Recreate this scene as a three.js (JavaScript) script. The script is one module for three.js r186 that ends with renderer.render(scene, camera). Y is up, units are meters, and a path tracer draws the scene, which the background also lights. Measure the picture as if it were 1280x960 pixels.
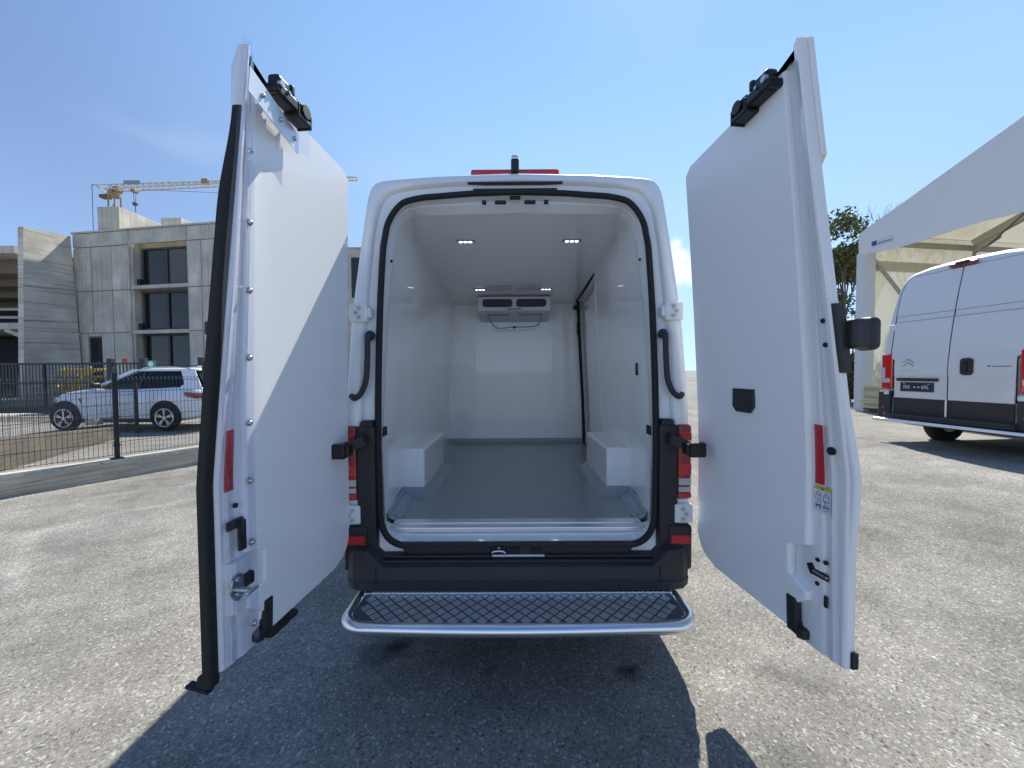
import * as THREE from 'three';
import { RoundedBoxGeometry } from 'three/addons/geometries/RoundedBoxGeometry.js';
import { mergeGeometries, toCreasedNormals, mergeVertices } from 'three/addons/utils/BufferGeometryUtils.js';
import { ImprovedNoise } from 'three/addons/math/ImprovedNoise.js';

// ------------------------------------------------------------------ camera, sky, sun, exposure
const scene = new THREE.Scene();
const camera = new THREE.PerspectiveCamera(90, 4 / 3, 0.05, 3000);
camera.position.set(0, 1.64, 2.2);
camera.rotation.order = 'YXZ';
camera.rotation.set(-0.0312, 0.003, -0.006);
camera.updateMatrixWorld(true); camera.updateProjectionMatrix();

const renderer = new THREE.WebGLRenderer({ antialias: true });
renderer.toneMapping = THREE.LinearToneMapping;
renderer.toneMappingExposure = 1.85;
renderer.shadowMap.enabled = true;
renderer.setSize(1024, 768);

const SUN = new THREE.Vector3(0.40, 1.43, -1).normalize();
const sun = new THREE.DirectionalLight(new THREE.Color(1, 0.955, 0.87), 3.95);
sun.position.copy(SUN).multiplyScalar(60);
sun.castShadow = true; sun.shadow.mapSize.set(4096, 4096);
Object.assign(sun.shadow.camera, { left: -40, right: 40, top: 40, bottom: -40, near: 1, far: 160 });
scene.add(sun); scene.add(sun.target);

const noise = new ImprovedNoise();
const fbm = (x, y, z, o = 4) => { let s = 0, a = 0.5, f = 1; for (let i = 0; i < o; i++) { s += a * noise.noise(x * f, y * f, z * f + i * 7.3); f *= 2.03; a *= 0.5; } return s; };
const sm = (a, b, x) => { const t = Math.min(1, Math.max(0, (x - a) / (b - a))); return t * t * (3 - 2 * t); };
const lerp = (a, b, t) => a + (b - a) * t;
{
  const W = 1024, H = 512, data = new Float32Array(W * H * 4), d = new THREE.Vector3();
  const cd = new THREE.Vector3(0.445, 0.268, -1).normalize();
  for (let j = 0; j < H; j++) for (let i = 0; i < W; i++) {
    const el = ((j + 0.5) / H - 0.5) * Math.PI, az = ((i + 0.5) / W - 0.5) * 2 * Math.PI;
    d.set(Math.cos(az) * Math.cos(el), Math.sin(el), Math.sin(az) * Math.cos(el));
    const s = Math.max(0, d.y), t = Math.pow(s, 0.41);
    const c = [lerp(0.62, 0.012, t), lerp(0.82, 0.052, t), lerp(1.07, 0.21, t)];
    const dk = 1 - 0.37 * Math.exp(-(((Math.acos(d.dot(SUN)) - 1.22) / 0.5) ** 2)); c[0] *= dk; c[1] *= 0.2 + 0.8 * dk; c[2] *= 0.45 + 0.55 * dk;
    const ca = d.dot(SUN), g = 0.145 * sm(0.42, 0.97, ca), w = Math.pow(Math.max(0, ca), 50) * 0.12;
    c[0] += g * 0.48 + w; c[1] += g + w; c[2] += g * 1.42 + w;
    // one small cumulus low over the trees
    const off = d.clone().sub(cd); const up = off.y, side = Math.hypot(off.x, off.z);
    const body = 1 - Math.hypot(side / 0.075, (up) / 0.055) + fbm(d.x * 22, d.y * 26, d.z * 22, 5) * 1.3;
    const k = sm(0.0, 0.45, body) * 0.85;
    const wisp = sm(0.08, 0.5, fbm(d.x * 3 + 4, d.y * 11, d.z * 3, 5)) * sm(0.02, 0.15, d.y) * (1 - sm(0.25, 0.55, d.y)) * 0.18;
    for (let n = 0; n < 3; n++) { c[n] = lerp(c[n], [0.60, 0.63, 0.66][n], Math.max(k, wisp)); if (d.y < -0.01) c[n] = [0.26, 0.25, 0.23][n]; }
    const o = (j * W + i) * 4; data[o] = c[0]; data[o + 1] = c[1]; data[o + 2] = c[2]; data[o + 3] = 1;
  }
  const sky = new THREE.DataTexture(data, W, H, THREE.RGBAFormat, THREE.FloatType);
  sky.mapping = THREE.EquirectangularReflectionMapping; sky.magFilter = THREE.LinearFilter; sky.minFilter = THREE.LinearFilter; sky.needsUpdate = true;
  scene.background = sky; scene.environment = sky;
}

// ------------------------------------------------------------------ helpers
let seed = 7;
const rnd = () => { seed = (seed * 1664525 + 1013904223) >>> 0; return seed / 4294967296; };
const rr = (a, b) => a + (b - a) * rnd();
const V = (x, y, z) => new THREE.Vector3(x, y, z);
// a point of the place measured off the photograph, at a given world z
const at = (px, py, z) => { const p = V(px / 640 - 1, 1 - py / 480, 0.5).unproject(camera).sub(camera.position); return p.multiplyScalar((z - camera.position.z) / p.z).add(camera.position); };
const used = {};
const numbered = (n) => { const k = used[n] = (used[n] ?? -1) + 1; return k ? n + '_' + String(k).padStart(3, '0') : n; };
const lit = (m) => { m.castShadow = true; m.receiveShadow = true; return m; };
function tag(o, label, category, group) { o.userData.label = label; if (category) o.userData.category = category; if (group) o.userData.group = group; return o; }
function thing(name, label, category, pos = [0, 0, 0], turn = 0, group) {
  const o = new THREE.Group(); o.name = numbered(name); o.position.set(...pos); o.rotation.y = turn; scene.add(o);
  return tag(o, label, category, group);
}
function part(parent, name, geo, mat, label) {
  if (Array.isArray(geo)) geo = merge(geo);
  const m = lit(new THREE.Mesh(geo, mat)); m.name = name; parent.add(m); if (label) m.userData.label = label; return m;
}
function single(name, geo, mat, label, category, group) { const m = part(scene, numbered(name), geo, mat); return tag(m, label, category, group); }
function structure(name, geo, mat) { const m = part(scene, numbered(name), geo, mat); m.userData.kind = 'structure'; return m; }
function merge(list) {
  return mergeGeometries(list.map((g) => { g = g.index ? g.toNonIndexed() : g; for (const k of Object.keys(g.attributes)) if (!['position', 'normal', 'uv'].includes(k)) g.deleteAttribute(k); if (!g.attributes.uv) g.setAttribute('uv', new THREE.BufferAttribute(new Float32Array(g.attributes.position.count * 2), 2)); return g; }));
}
function mat4(g, x = 0, y = 0, z = 0, rx = 0, ry = 0, rz = 0) { g.applyMatrix4(new THREE.Matrix4().compose(V(x, y, z), new THREE.Quaternion().setFromEuler(new THREE.Euler(rx, ry, rz, 'YXZ')), V(1, 1, 1))); return g; }
const box = (w, h, d, x = 0, y = 0, z = 0, r = 0, rx = 0, ry = 0, rz = 0) => mat4(r ? new RoundedBoxGeometry(w, h, d, 2, Math.min(r, w / 2.01, h / 2.01, d / 2.01)) : new THREE.BoxGeometry(w, h, d), x, y, z, rx, ry, rz);
// box from min to max corners
const bb = (x0, x1, y0, y1, z0, z1, r = 0) => box(Math.abs(x1 - x0), Math.abs(y1 - y0), Math.abs(z1 - z0), (x0 + x1) / 2, (y0 + y1) / 2, (z0 + z1) / 2, r);
const cyl = (r, h, x, y, z, rx = 0, ry = 0, rz = 0, n = 20, r2 = r) => mat4(new THREE.CylinderGeometry(r2, r, h, n), x, y, z, rx, ry, rz);
const tube = (pts, r, n = 40, rs = 10, closed = false, ten = 0.5) => new THREE.TubeGeometry(new THREE.CatmullRomCurve3(pts.map((p) => (p.isVector3 ? p : V(...p))), closed, 'catmullrom', ten), n, r, rs, closed);
function bar(a, b, r, n = 6) { const d = b.clone().sub(a), g = new THREE.CylinderGeometry(r, r, d.length(), n); g.applyQuaternion(new THREE.Quaternion().setFromUnitVectors(V(0, 1, 0), d.normalize())); g.translate((a.x + b.x) / 2, (a.y + b.y) / 2, (a.z + b.z) / 2); return g; }
function quadBar(a, b, w, h) { const d = b.clone().sub(a), g = new THREE.BoxGeometry(w, h, d.length()); const m = new THREE.Matrix4().lookAt(b, a, V(0, 1, 0)); g.applyMatrix4(m); g.translate((a.x + b.x) / 2, (a.y + b.y) / 2, (a.z + b.z) / 2); return g; }
function loft(rings, { closed = true, capA = false, capB = false, crease = 0.6 } = {}) {
  const n = rings[0].length, P = [], I = [];
  for (const r of rings) for (const p of r) P.push(p.x, p.y, p.z);
  const m = closed ? n : n - 1;
  for (let i = 0; i < rings.length - 1; i++) for (let j = 0; j < m; j++) { const a = i * n + j, b = i * n + (j + 1) % n; I.push(a, b, a + n, b, b + n, a + n); }
  const cap = (k, flip) => { const c = rings[k].reduce((s, p) => s.add(p), V(0, 0, 0)).divideScalar(n); const ci = P.length / 3; P.push(c.x, c.y, c.z); for (let j = 0; j < n; j++) { const a = k * n + j, b = k * n + (j + 1) % n; flip ? I.push(ci, a, b) : I.push(ci, b, a); } };
  if (capA) cap(0, false); if (capB) cap(rings.length - 1, true);
  let g = new THREE.BufferGeometry(); g.setAttribute('position', new THREE.Float32BufferAttribute(P, 3)); g.setIndex(I);
  g = toCreasedNormals(g, crease); return triUV(g, 1);
}
// keeps lofted shells facing outward whatever the ring order
function outward(g) {
  const p = g.attributes.position; let v = 0; const a = V(), b = V(), c = V();
  for (let i = 0; i < p.count; i += 3) { a.fromBufferAttribute(p, i); b.fromBufferAttribute(p, i + 1); c.fromBufferAttribute(p, i + 2); v += a.dot(b.cross(c)); }
  if (v < 0) { const q = g.attributes.position.array, n = g.attributes.normal.array; for (let i = 0; i < q.length; i += 9) for (let k = 0; k < 3; k++) { let t = q[i + 3 + k]; q[i + 3 + k] = q[i + 6 + k]; q[i + 6 + k] = t; t = n[i + 3 + k]; n[i + 3 + k] = n[i + 6 + k]; n[i + 6 + k] = t; } for (let i = 0; i < n.length; i++) n[i] = -n[i]; }
  return g;
}
function triUV(g, s = 1) {
  if (g.index) g = g.toNonIndexed();
  const p = g.attributes.position, uv = new Float32Array(p.count * 2), a = V(), b = V(), c = V();
  for (let i = 0; i < p.count; i += 3) {
    a.fromBufferAttribute(p, i); b.fromBufferAttribute(p, i + 1); c.fromBufferAttribute(p, i + 2);
    const n = b.clone().sub(a).cross(c.clone().sub(a)), ax = Math.abs(n.x), ay = Math.abs(n.y), az = Math.abs(n.z);
    [a, b, c].forEach((q, k) => { const [u, v] = ay > ax && ay > az ? [q.x, q.z] : ax > az ? [q.z, q.y] : [q.x, q.y]; uv[(i + k) * 2] = u / s; uv[(i + k) * 2 + 1] = v / s; });
  }
  g.setAttribute('uv', new THREE.BufferAttribute(uv, 2)); return g;
}
function shapeOf(pts) { const s = new THREE.Shape(); pts.forEach((p, i) => (i ? s.lineTo(p[0], p[1]) : s.moveTo(p[0], p[1]))); s.closePath(); return s; }
function extrude(pts, depth, bevel = 0, holes = []) {
  const s = shapeOf(pts); for (const h of holes) s.holes.push(shapeOf(h));
  return new THREE.ExtrudeGeometry(s, { depth, bevelEnabled: bevel > 0, bevelSize: bevel, bevelThickness: bevel, bevelSegments: 2, bevelOffset: -bevel });
}
function rrect(x0, x1, y0, y1, r, n = 5) { const o = []; for (const [cx, cy, a] of [[x1 - r, y0 + r, -90], [x1 - r, y1 - r, 0], [x0 + r, y1 - r, 90], [x0 + r, y0 + r, 180]]) for (let i = 0; i <= n; i++) { const t = (a + 90 * i / n) * Math.PI / 180; o.push([cx + r * Math.cos(t), cy + r * Math.sin(t)]); } return o; }
function canvas(w, h, draw) { const c = document.createElement('canvas'); c.width = w; c.height = h; draw(c.getContext('2d'), w, h); return c; }
function tex(c, { srgb = true, rep = [1, 1] } = {}) { const t = new THREE.CanvasTexture(c); t.wrapS = t.wrapT = THREE.RepeatWrapping; t.repeat.set(...rep); t.magFilter = THREE.LinearFilter; if (srgb) t.colorSpace = THREE.SRGBColorSpace; return t; }
function wrapDraw(x, y, m, W, H, f) { for (const dx of [-W, 0, W]) for (const dy of [-H, 0, H]) if (x + dx > -m && x + dx < W + m && y + dy > -m && y + dy < H + m) f(x + dx, y + dy); }
// tiling smooth noise canvas
function cloudTile(N, cells, oct, f) {
  const img = new Float32Array(N * N);
  let amp = 1, tot = 0, cn = cells;
  for (let o = 0; o < oct; o++) {
    const g = Array.from({ length: cn * cn }, () => rnd());
    for (let j = 0; j < N; j++) for (let i = 0; i < N; i++) {
      const x = i / N * cn, y = j / N * cn, x0 = Math.floor(x), y0 = Math.floor(y), fx = x - x0, fy = y - y0, sx = fx * fx * (3 - 2 * fx), sy = fy * fy * (3 - 2 * fy);
      const q = (a, b) => g[(b % cn) * cn + a % cn];
      img[j * N + i] += amp * lerp(lerp(q(x0, y0), q(x0 + 1, y0), sx), lerp(q(x0, y0 + 1), q(x0 + 1, y0 + 1), sx), sy);
    }
    tot += amp; amp *= 0.55; cn *= 2;
  }
  return canvas(N, N, (c) => { const d = c.createImageData(N, N); for (let k = 0; k < N * N; k++) { const [r, g, b] = f(img[k] / tot, k % N, Math.floor(k / N)); d.data[k * 4] = r; d.data[k * 4 + 1] = g; d.data[k * 4 + 2] = b; d.data[k * 4 + 3] = 255; } c.putImageData(d, 0, 0); });
}
const lin = (r, g, b) => new THREE.Color().setRGB(r, g, b);
const std = (c, rough = 0.6, o = {}) => new THREE.MeshStandardMaterial({ color: Array.isArray(c) ? lin(...c) : c, roughness: rough, ...o });
const phys = (c, rough, o = {}) => new THREE.MeshPhysicalMaterial({ color: Array.isArray(c) ? lin(...c) : c, roughness: rough, ...o });

// ------------------------------------------------------------------ materials
const waveBump = tex(cloudTile(256, 4, 3, (v) => [v * 255, v * 255, v * 255]), { srgb: false, rep: [0.9, 0.9] });
const M = {
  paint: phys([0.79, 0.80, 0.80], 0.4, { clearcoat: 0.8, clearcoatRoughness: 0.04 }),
  paintShade: phys([0.78, 0.79, 0.79], 0.42, { clearcoat: 0.6, clearcoatRoughness: 0.1 }),
  gelcoat: phys([0.93, 0.935, 0.93], 0.35, { clearcoat: 1, clearcoatRoughness: 0.04, bumpMap: waveBump, bumpScale: 0.0006 }),
  doorPanel: phys([0.91, 0.92, 0.92], 0.45, { clearcoat: 0.5, clearcoatRoughness: 0.05, bumpMap: waveBump, bumpScale: 0.0003 }),
  floorGrey: phys([0.255, 0.285, 0.295], 0.38, { clearcoat: 0.35, clearcoatRoughness: 0.18, bumpMap: waveBump, bumpScale: 0.0005 }),
  cove: phys([0.31, 0.345, 0.37], 0.35, { clearcoat: 0.4, clearcoatRoughness: 0.15 }),
  blackPlastic: std([0.018, 0.018, 0.02], 0.5),
  blackGrain: std([0.028, 0.028, 0.031], 0.62),
  rubber: std([0.012, 0.012, 0.013], 0.75),
  blackMetal: std([0.012, 0.012, 0.013], 0.38, { metalness: 0.2 }),
  alu: std([0.84, 0.85, 0.86], 0.28, { metalness: 1 }),
  aluBright: std([0.82, 0.83, 0.84], 0.2, { metalness: 1 }),
  tread: std([0.10, 0.104, 0.11], 0.55, { metalness: 0.3 }), treadBar: std([0.72, 0.73, 0.75], 0.36, { metalness: 0.5 }),
  steel: std([0.55, 0.56, 0.57], 0.28, { metalness: 1 }),
  greyPlate: std([0.22, 0.23, 0.24], 0.5, { metalness: 0.5 }),
  redLens: phys([0.55, 0.008, 0.012], 0.16, { clearcoat: 1, clearcoatRoughness: 0.03 }),
  redLensDark: phys([0.28, 0.006, 0.010], 0.2, { clearcoat: 1, clearcoatRoughness: 0.03 }),
  clearLens: phys([0.5, 0.5, 0.5], 0.18, { clearcoat: 1, clearcoatRoughness: 0.03 }),
  redReflect: std([0.52, 0.014, 0.022], 0.35),
  redTape: phys([0.50, 0.012, 0.025], 0.34, { clearcoat: 0.7, clearcoatRoughness: 0.15 }),
  pvc: phys([0.89, 0.91, 0.98], 0.12, { transmission: 1, thickness: 0, ior: 1.45, clearcoat: 1, clearcoatRoughness: 0.04 }),
  glassDark: phys([0.006, 0.007, 0.009], 0.08, { specularIntensity: 0.6 }),
  tyre: std([0.016, 0.016, 0.017], 0.85),
  underbody: std([0.02, 0.02, 0.02], 0.9),
  blueSlot: std([0.006, 0.008, 0.05], 0.35),
  unitWhite: std([0.66, 0.68, 0.70], 0.4),
  unitGrey: std([0.34, 0.36, 0.40], 0.45),
  led: new THREE.MeshStandardMaterial({ color: 0xffffff, emissive: 0xf4f7ff, emissiveIntensity: 1.8, roughness: 0.4 }),
};

// ------------------------------------------------------------------ ground
const groundY = (x) => 0.42 * sm(1.6, 6.4, x);
{
  const N = 1536;
  const fine = canvas(N, N, (c) => {
    c.fillStyle = 'rgb(134,131,126)'; c.fillRect(0, 0, N, N);
    for (let k = 0; k < 70000; k++) {
      const x = rnd() * N, y = rnd() * N, r = Math.pow(rnd(), 1.7) * 4.6 + 1.6, t = (rnd() + rnd() + rnd()) / 3;
      const l = 62 + 150 * t + (rnd() < 0.04 ? 26 : 0), w = rr(-3, 8);
      c.fillStyle = `rgba(${l + w},${l + w * 0.4},${l - w},0.85)`; const a = rr(0, 6.3), e = rr(0.45, 0.95);
      wrapDraw(x, y, 9, N, N, (X, Y) => { c.beginPath(); c.ellipse(X, Y, r, r * e, a, 0, 6.3); c.fill(); });
    }
    for (let k = 0; k < 16000; k++) { const x = rnd() * N, y = rnd() * N; c.fillStyle = `rgba(48,45,42,${rr(0.15, 0.6)})`; c.beginPath(); c.ellipse(x, y, rr(1, 3.4), rr(0.8, 1.6), rr(0, 6), 0, 6.3); c.fill(); }
  });
  const fineB = canvas(N / 2, N / 2, (c) => { c.drawImage(fine, 0, 0, N / 2, N / 2); });
  const rep = [1 / 2.3, 1 / 2.3];
  const mA = new THREE.MeshStandardMaterial({ vertexColors: true, map: tex(fine, { rep }), bumpMap: tex(fineB, { srgb: false, rep }), bumpScale: 0.0055, roughness: 0.93 });
  const axis = (lo, hi, step, far) => { const a = []; for (let v = lo; v <= hi + 1e-6; v += step) a.push(v); let s = step, v = hi; while (v < far) { s *= 1.32; v += s; a.push(v); } s = step; v = lo; while (v > -far) { s *= 1.32; v -= s; a.unshift(v); } return a; };
  const xs = axis(-8, 7, 0.06, 900), zs = axis(-7, 2.2, 0.06, 900), P = [], C = [], U = [], I = [];
  // faded streaks, tyre scuffs, oil spots
  const seg = (x, z, ax, az, bx, bz) => { const dx = bx - ax, dz = bz - az, t = Math.max(0, Math.min(1, ((x - ax) * dx + (z - az) * dz) / (dx * dx + dz * dz))); return Math.hypot(x - ax - t * dx, z - az - t * dz); };
  const gp = (px, py, h = 1.64) => { const d = camera.position.clone(), p = V(px / 640 - 1, 1 - py / 480, 0.5).unproject(camera).sub(d); return p.multiplyScalar(-h / p.y).add(d); };
  const spots = [[475, 818, 0.075, 0.5], [500, 808, 0.05, 0.45], [787, 842, 0.03, 0.5], [782, 836, 0.02, 0.4], [845, 905, 0.02, 0.3], [967, 842, 0.035, 0.25], [1000, 850, 0.03, 0.2], [612, 838, 0.02, 0.3]].map(([x, y, r, s]) => { const p = gp(x, y); return [p.x, p.z, r * 1.35, s]; });
  const streaks = [[[-40, 688], [130, 645], [250, 622], 0.05, 0.22], [[-60, 738], [120, 690], [250, 668], 0.04, 0.12], [[-10, 640], [120, 622], [250, 604], 0.05, 0.10], [[1060, 640], [1180, 700], [1300, 770], 0.06, 0.10], [[1070, 600], [1180, 640], [1300, 668], 0.07, 0.10], [[1060, 760], [1160, 850], [1290, 960], 0.05, 0.09]].map(([a, b, c, w, s]) => ({ p: [gp(...a), gp(...b), gp(...c)], w, s }));
  const ruts = []; for (const o of [-7, 0, 8]) { const a = gp(18 + o, 738), b = gp(24 + o, 700), c = gp(40 + o, 668); ruts.push([a, b, c]); }
  for (const z of zs) for (const x of xs) {
    P.push(x, groundY(x), z); U.push(x, z);
    let l = 0.78 + 0.42 * fbm(x * 0.42, 3.1, z * 0.42, 4) + 0.40 * fbm(x * 1.9, 9.2, z * 1.9, 3) + 0.24 * fbm(x * 7, 1.2, z * 7, 2);
    { const cr = Math.abs(fbm(x * 0.5 + 0.3 * fbm(x * 3, 1, z * 3, 2), 17, z * 0.5, 3)); l -= 0.10 * (1 - sm(0.0, 0.012, cr)); }
    l += (x < 0 ? 0.30 : 0.26) * fbm((x < 0 ? x * 0.25 - z * 0.12 : x * 0.2 + z * 0.3), 5, x < 0 ? z * 3.4 + x * 1.9 : z * 2.2 - x * 2.6, 4);
    for (const s of streaks) { const d = Math.min(seg(x, z, s.p[0].x, s.p[0].z, s.p[1].x, s.p[1].z), seg(x, z, s.p[1].x, s.p[1].z, s.p[2].x, s.p[2].z)); l += s.s * Math.exp(-d * d / (s.w * s.w) / 1.5) * (0.7 + fbm(x * 5, 2, z * 5, 3)); }
    for (const s of ruts) { const d = Math.min(seg(x, z, s[0].x, s[0].z, s[1].x, s[1].z), seg(x, z, s[1].x, s[1].z, s[2].x, s[2].z)); l += 0.13 * Math.exp(-d * d / 0.0016); }
    for (const [sx, sz, r, s] of spots) { const d = Math.hypot(x - sx, z - sz) + 0.05 * fbm(x * 14, 3, z * 14, 3); l -= s * (1 - sm(r * 0.6, r * 1.8, d)); }
    const w = 0.03 * fbm(x * 0.6, 30, z * 0.6, 3);
    l *= 1.01; C.push(l * (1.0 + w), l * 0.982, l * (0.93 - w));
  }
  const nx = xs.length;
  for (let j = 0; j < zs.length - 1; j++) for (let i = 0; i < nx - 1; i++) { const a = j * nx + i; I.push(a, a + nx, a + 1, a + 1, a + nx, a + nx + 1); }
  const g = new THREE.BufferGeometry(); g.setAttribute('position', new THREE.Float32BufferAttribute(P, 3)); g.setAttribute('color', new THREE.Float32BufferAttribute(C, 3)); g.setAttribute('uv', new THREE.Float32BufferAttribute(U, 2)); g.setIndex(I); g.computeVertexNormals();
  structure('ground', g, mA);
}

// ------------------------------------------------------------------ the refrigerated van in the middle
const lean = (y) => 0.30 * Math.pow(Math.max(0, (y - 1.15) / 1.75), 1.5);
function ray(poly, c, th) { // polygon (closed) hit by a ray from c at angle th
  const dx = Math.cos(th), dy = Math.sin(th); let best = 1e9;
  for (let i = 0; i < poly.length; i++) {
    const a = poly[i], b = poly[(i + 1) % poly.length], ex = b[0] - a[0], ey = b[1] - a[1], den = dx * ey - dy * ex; if (Math.abs(den) < 1e-9) continue;
    const t = ((a[0] - c[0]) * ey - (a[1] - c[1]) * ex) / den, s = ((a[0] - c[0]) * dy - (a[1] - c[1]) * dx) / den;
    if (t > 0 && s >= -1e-6 && s <= 1 + 1e-6) best = Math.min(best, t);
  }
  return [c[0] + dx * best, c[1] + dy * best];
}
const mirror = (h) => [...h, ...h.slice().reverse().filter((p) => p[0] > 1e-6).map(([x, y]) => [-x, y])];
// half outlines run from the bottom centre round the right side to the top centre
const bodyHalf = [[0, 0.42], [0.90, 0.42], [0.97, 0.46], [0.995, 0.6], [1.005, 0.9], [1.0, 1.4], [0.99, 1.9], [0.977, 2.15], [0.96, 2.42], [0.948, 2.62], [0.938, 2.755], [0.926, 2.818], [0.900, 2.858], [0.855, 2.878], [0.76, 2.890], [0.5, 2.91], [0, 2.925]];
const openHalf = [[0, 0.62], [0.66, 0.62], [0.73, 0.64], [0.785, 0.695], [0.805, 0.78], [0.812, 1.2], [0.825, 2.1], [0.825, 2.42], [0.808, 2.57], [0.775, 2.66], [0.715, 2.725], [0.62, 2.757], [0.3, 2.785], [0, 2.795]];
const bodyPoly = mirror(bodyHalf), openPoly = mirror(openHalf);
const smoothPoly = (poly, n) => { const c = [0, 1.7]; return Array.from({ length: n }, (_, i) => ray(poly, c, -Math.PI / 2 + (i + 0.5) / n * 2 * Math.PI)); };
const NR = 220;
const ringAngles = (() => { // denser where the outline turns
  const c = [0, 1.7], pts = []; for (let i = 0; i < 2000; i++) pts.push(ray(openPoly, c, -Math.PI / 2 + i / 2000 * 2 * Math.PI));
  const L = [0]; for (let i = 1; i <= 2000; i++) L.push(L[i - 1] + Math.hypot(pts[i % 2000][0] - pts[i - 1][0], pts[i % 2000][1] - pts[i - 1][1]));
  const out = []; let k = 0; for (let j = 0; j < NR; j++) { const t = j / NR * L[2000]; while (L[k + 1] < t) k++; out.push(-Math.PI / 2 + (k + (t - L[k]) / (L[k + 1] - L[k])) / 2000 * 2 * Math.PI); } return out;
})();
const onRing = (poly, inset, z) => ringAngles.map((th) => { const p = ray(poly, [0, 1.7], th), dx = p[0], dy = p[1] - 1.7, l = Math.hypot(dx, dy), k = (l - inset) / l; const y = 1.7 + dy * k; return V(dx * k, y, z - lean(y)); });
const between = (pa, pb, t, z) => ringAngles.map((th) => { const a = ray(pa, [0, 1.7], th), b = ray(pb, [0, 1.7], th), y = lerp(a[1], b[1], t); return V(lerp(a[0], b[0], t), y, z - lean(y)); });

const van = thing('refrigerated_van', 'tall white van in the middle with both rear doors open on its load space', 'van', [0.02, 0, 0]);
{
  // outer shell, nose and all
  const prof = (sx, yTop, yB) => bodyPoly.map(([x, y]) => [x * sx, yB + (y - 0.42) * (yTop - yB) / (2.925 - 0.42)]);
  const stations = [[-0.03, 1, 2.925, 0.42, 1], [-0.5, 1.004, 2.935, 0.40, 1], [-1.5, 1.008, 2.94, 0.38, 0.6], [-3.6, 1.008, 2.92, 0.36, 0.2], [-4.3, 1.0, 2.84, 0.34, 0], [-4.7, 0.985, 2.55, 0.34, 0], [-5.1, 0.965, 1.85, 0.34, 0], [-5.4, 0.95, 1.35, 0.34, 0], [-5.8, 0.9, 1.1, 0.36, 0], [-5.95, 0.8, 0.95, 0.42, 0]];
  part(van, 'body', outward(loft(stations.map(([z, sx, yt, yb, k]) => prof(sx, yt, yb).map(([x, y]) => V(x, y, z - lean(y) * k))), { capB: true, crease: 0.5 })), M.paint);
  const liner = mirror([[0, 0.70], [0.80, 0.70], [0.83, 0.73], [0.832, 1.2], [0.815, 2.1], [0.80, 2.45], [0.785, 2.57], [0.75, 2.65], [0.69, 2.695], [0, 2.71]]);
  part(van, 'rear_frame', loft([onRing(bodyPoly, 0, -0.03), onRing(bodyPoly, 0.006, -0.012), onRing(bodyPoly, 0.02, 0), between(bodyPoly, openPoly, 0.42, 0), between(bodyPoly, openPoly, 0.5, -0.012), between(bodyPoly, openPoly, 0.56, -0.035), onRing(openPoly, -0.015, -0.04), onRing(openPoly, 0.008, -0.05)], { crease: 0.9 }), M.paint);
  part(van, 'door_jamb', loft([onRing(openPoly, 0.008, -0.05), between(openPoly, liner, 0.35, -0.10), between(openPoly, liner, 0.5, -0.105), between(openPoly, liner, 1, -0.17)], { crease: 0.5 }), M.paintShade);
  // rubber weather strip
  const sp = smoothPoly(openPoly, 120);
  part(van, 'door_seal', new THREE.TubeGeometry(new THREE.CatmullRomCurve3(onRing(openPoly, 0.004, -0.022).filter((_, i) => i % 2 === 0), true), 260, 0.019, 10, true), M.rubber);
  // rain gutter and lock plate over the opening
  part(van, 'rain_gutter', [bb(-0.27, 0.27, 2.795, 2.816, -0.34, -0.290, 0.008), bb(-0.305, 0.305, 2.846, 2.858, -0.34, -0.292, 0.005)], M.blackPlastic);
  for (const [x, w, y, h] of [[-0.20, 0.030, 2.735, 0.028], [0.20, 0.030, 2.735, 0.028], [-0.095, 0.075, 2.735, 0.024], [0.095, 0.075, 2.735, 0.024], [0.0, 0.07, 2.763, 0.022]]) part(van, 'lock_striker', box(w, h, 0.02, x, y, -0.315, 0.008), M.blackMetal);
  for (const s of [-1, 1]) part(van, 'drain_plug', cyl(0.008, 0.01, s * 0.800, 2.36, -0.30, 0, 0, Math.PI / 2), M.rubber);
  const bl = part(van, 'brake_light', bb(-0.29, 0.29, 2.915, 2.968, -0.46, -0.35, 0.014), M.redLens);
  part(van, 'rear_camera', [box(0.052, 0.08, 0.06, 0, 2.968, -0.325, 0.012, -0.1)], M.blackPlastic);
  part(van, 'camera_cap', box(0.046, 0.03, 0.055, 0, 3.016, -0.33, 0.01, -0.1), M.aluBright);

  // load space
  const ZF = -0.17, ZB = -2.92;
  const grid = (f, nu, nv) => { const P = [], U = [], I = []; for (let j = 0; j <= nv; j++) for (let i = 0; i <= nu; i++) { const p = f(i / nu, j / nv); P.push(p.x, p.y, p.z); U.push(i / nu * 2.7, j / nv * 1.9); } for (let j = 0; j < nv; j++) for (let i = 0; i < nu; i++) { const a = j * (nu + 1) + i; I.push(a, a + 1, a + nu + 1, a + 1, a + nu + 2, a + nu + 1); } const g = new THREE.BufferGeometry(); g.setAttribute('position', new THREE.Float32BufferAttribute(P, 3)); g.setAttribute('uv', new THREE.Float32BufferAttribute(U, 2)); g.setIndex(I); g.computeVertexNormals(); return g; };
  const yC = (z) => lerp(2.710, 2.535, Math.max(0, (z + 0.42) / (ZB + 0.42)));
  const fr = [[0.69, 0.826], [1.2, 0.831], [2.1, 0.814], [2.45, 0.799], [2.57, 0.784], [2.65, 0.749], [2.69, 0.70], [2.75, 0.66]], front = (y) => { for (let i = 1; i < fr.length; i++) if (y <= fr[i][0]) return lerp(fr[i - 1][1], fr[i][1], (y - fr[i - 1][0]) / (fr[i][0] - fr[i - 1][0])); return 0.66; };
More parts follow.
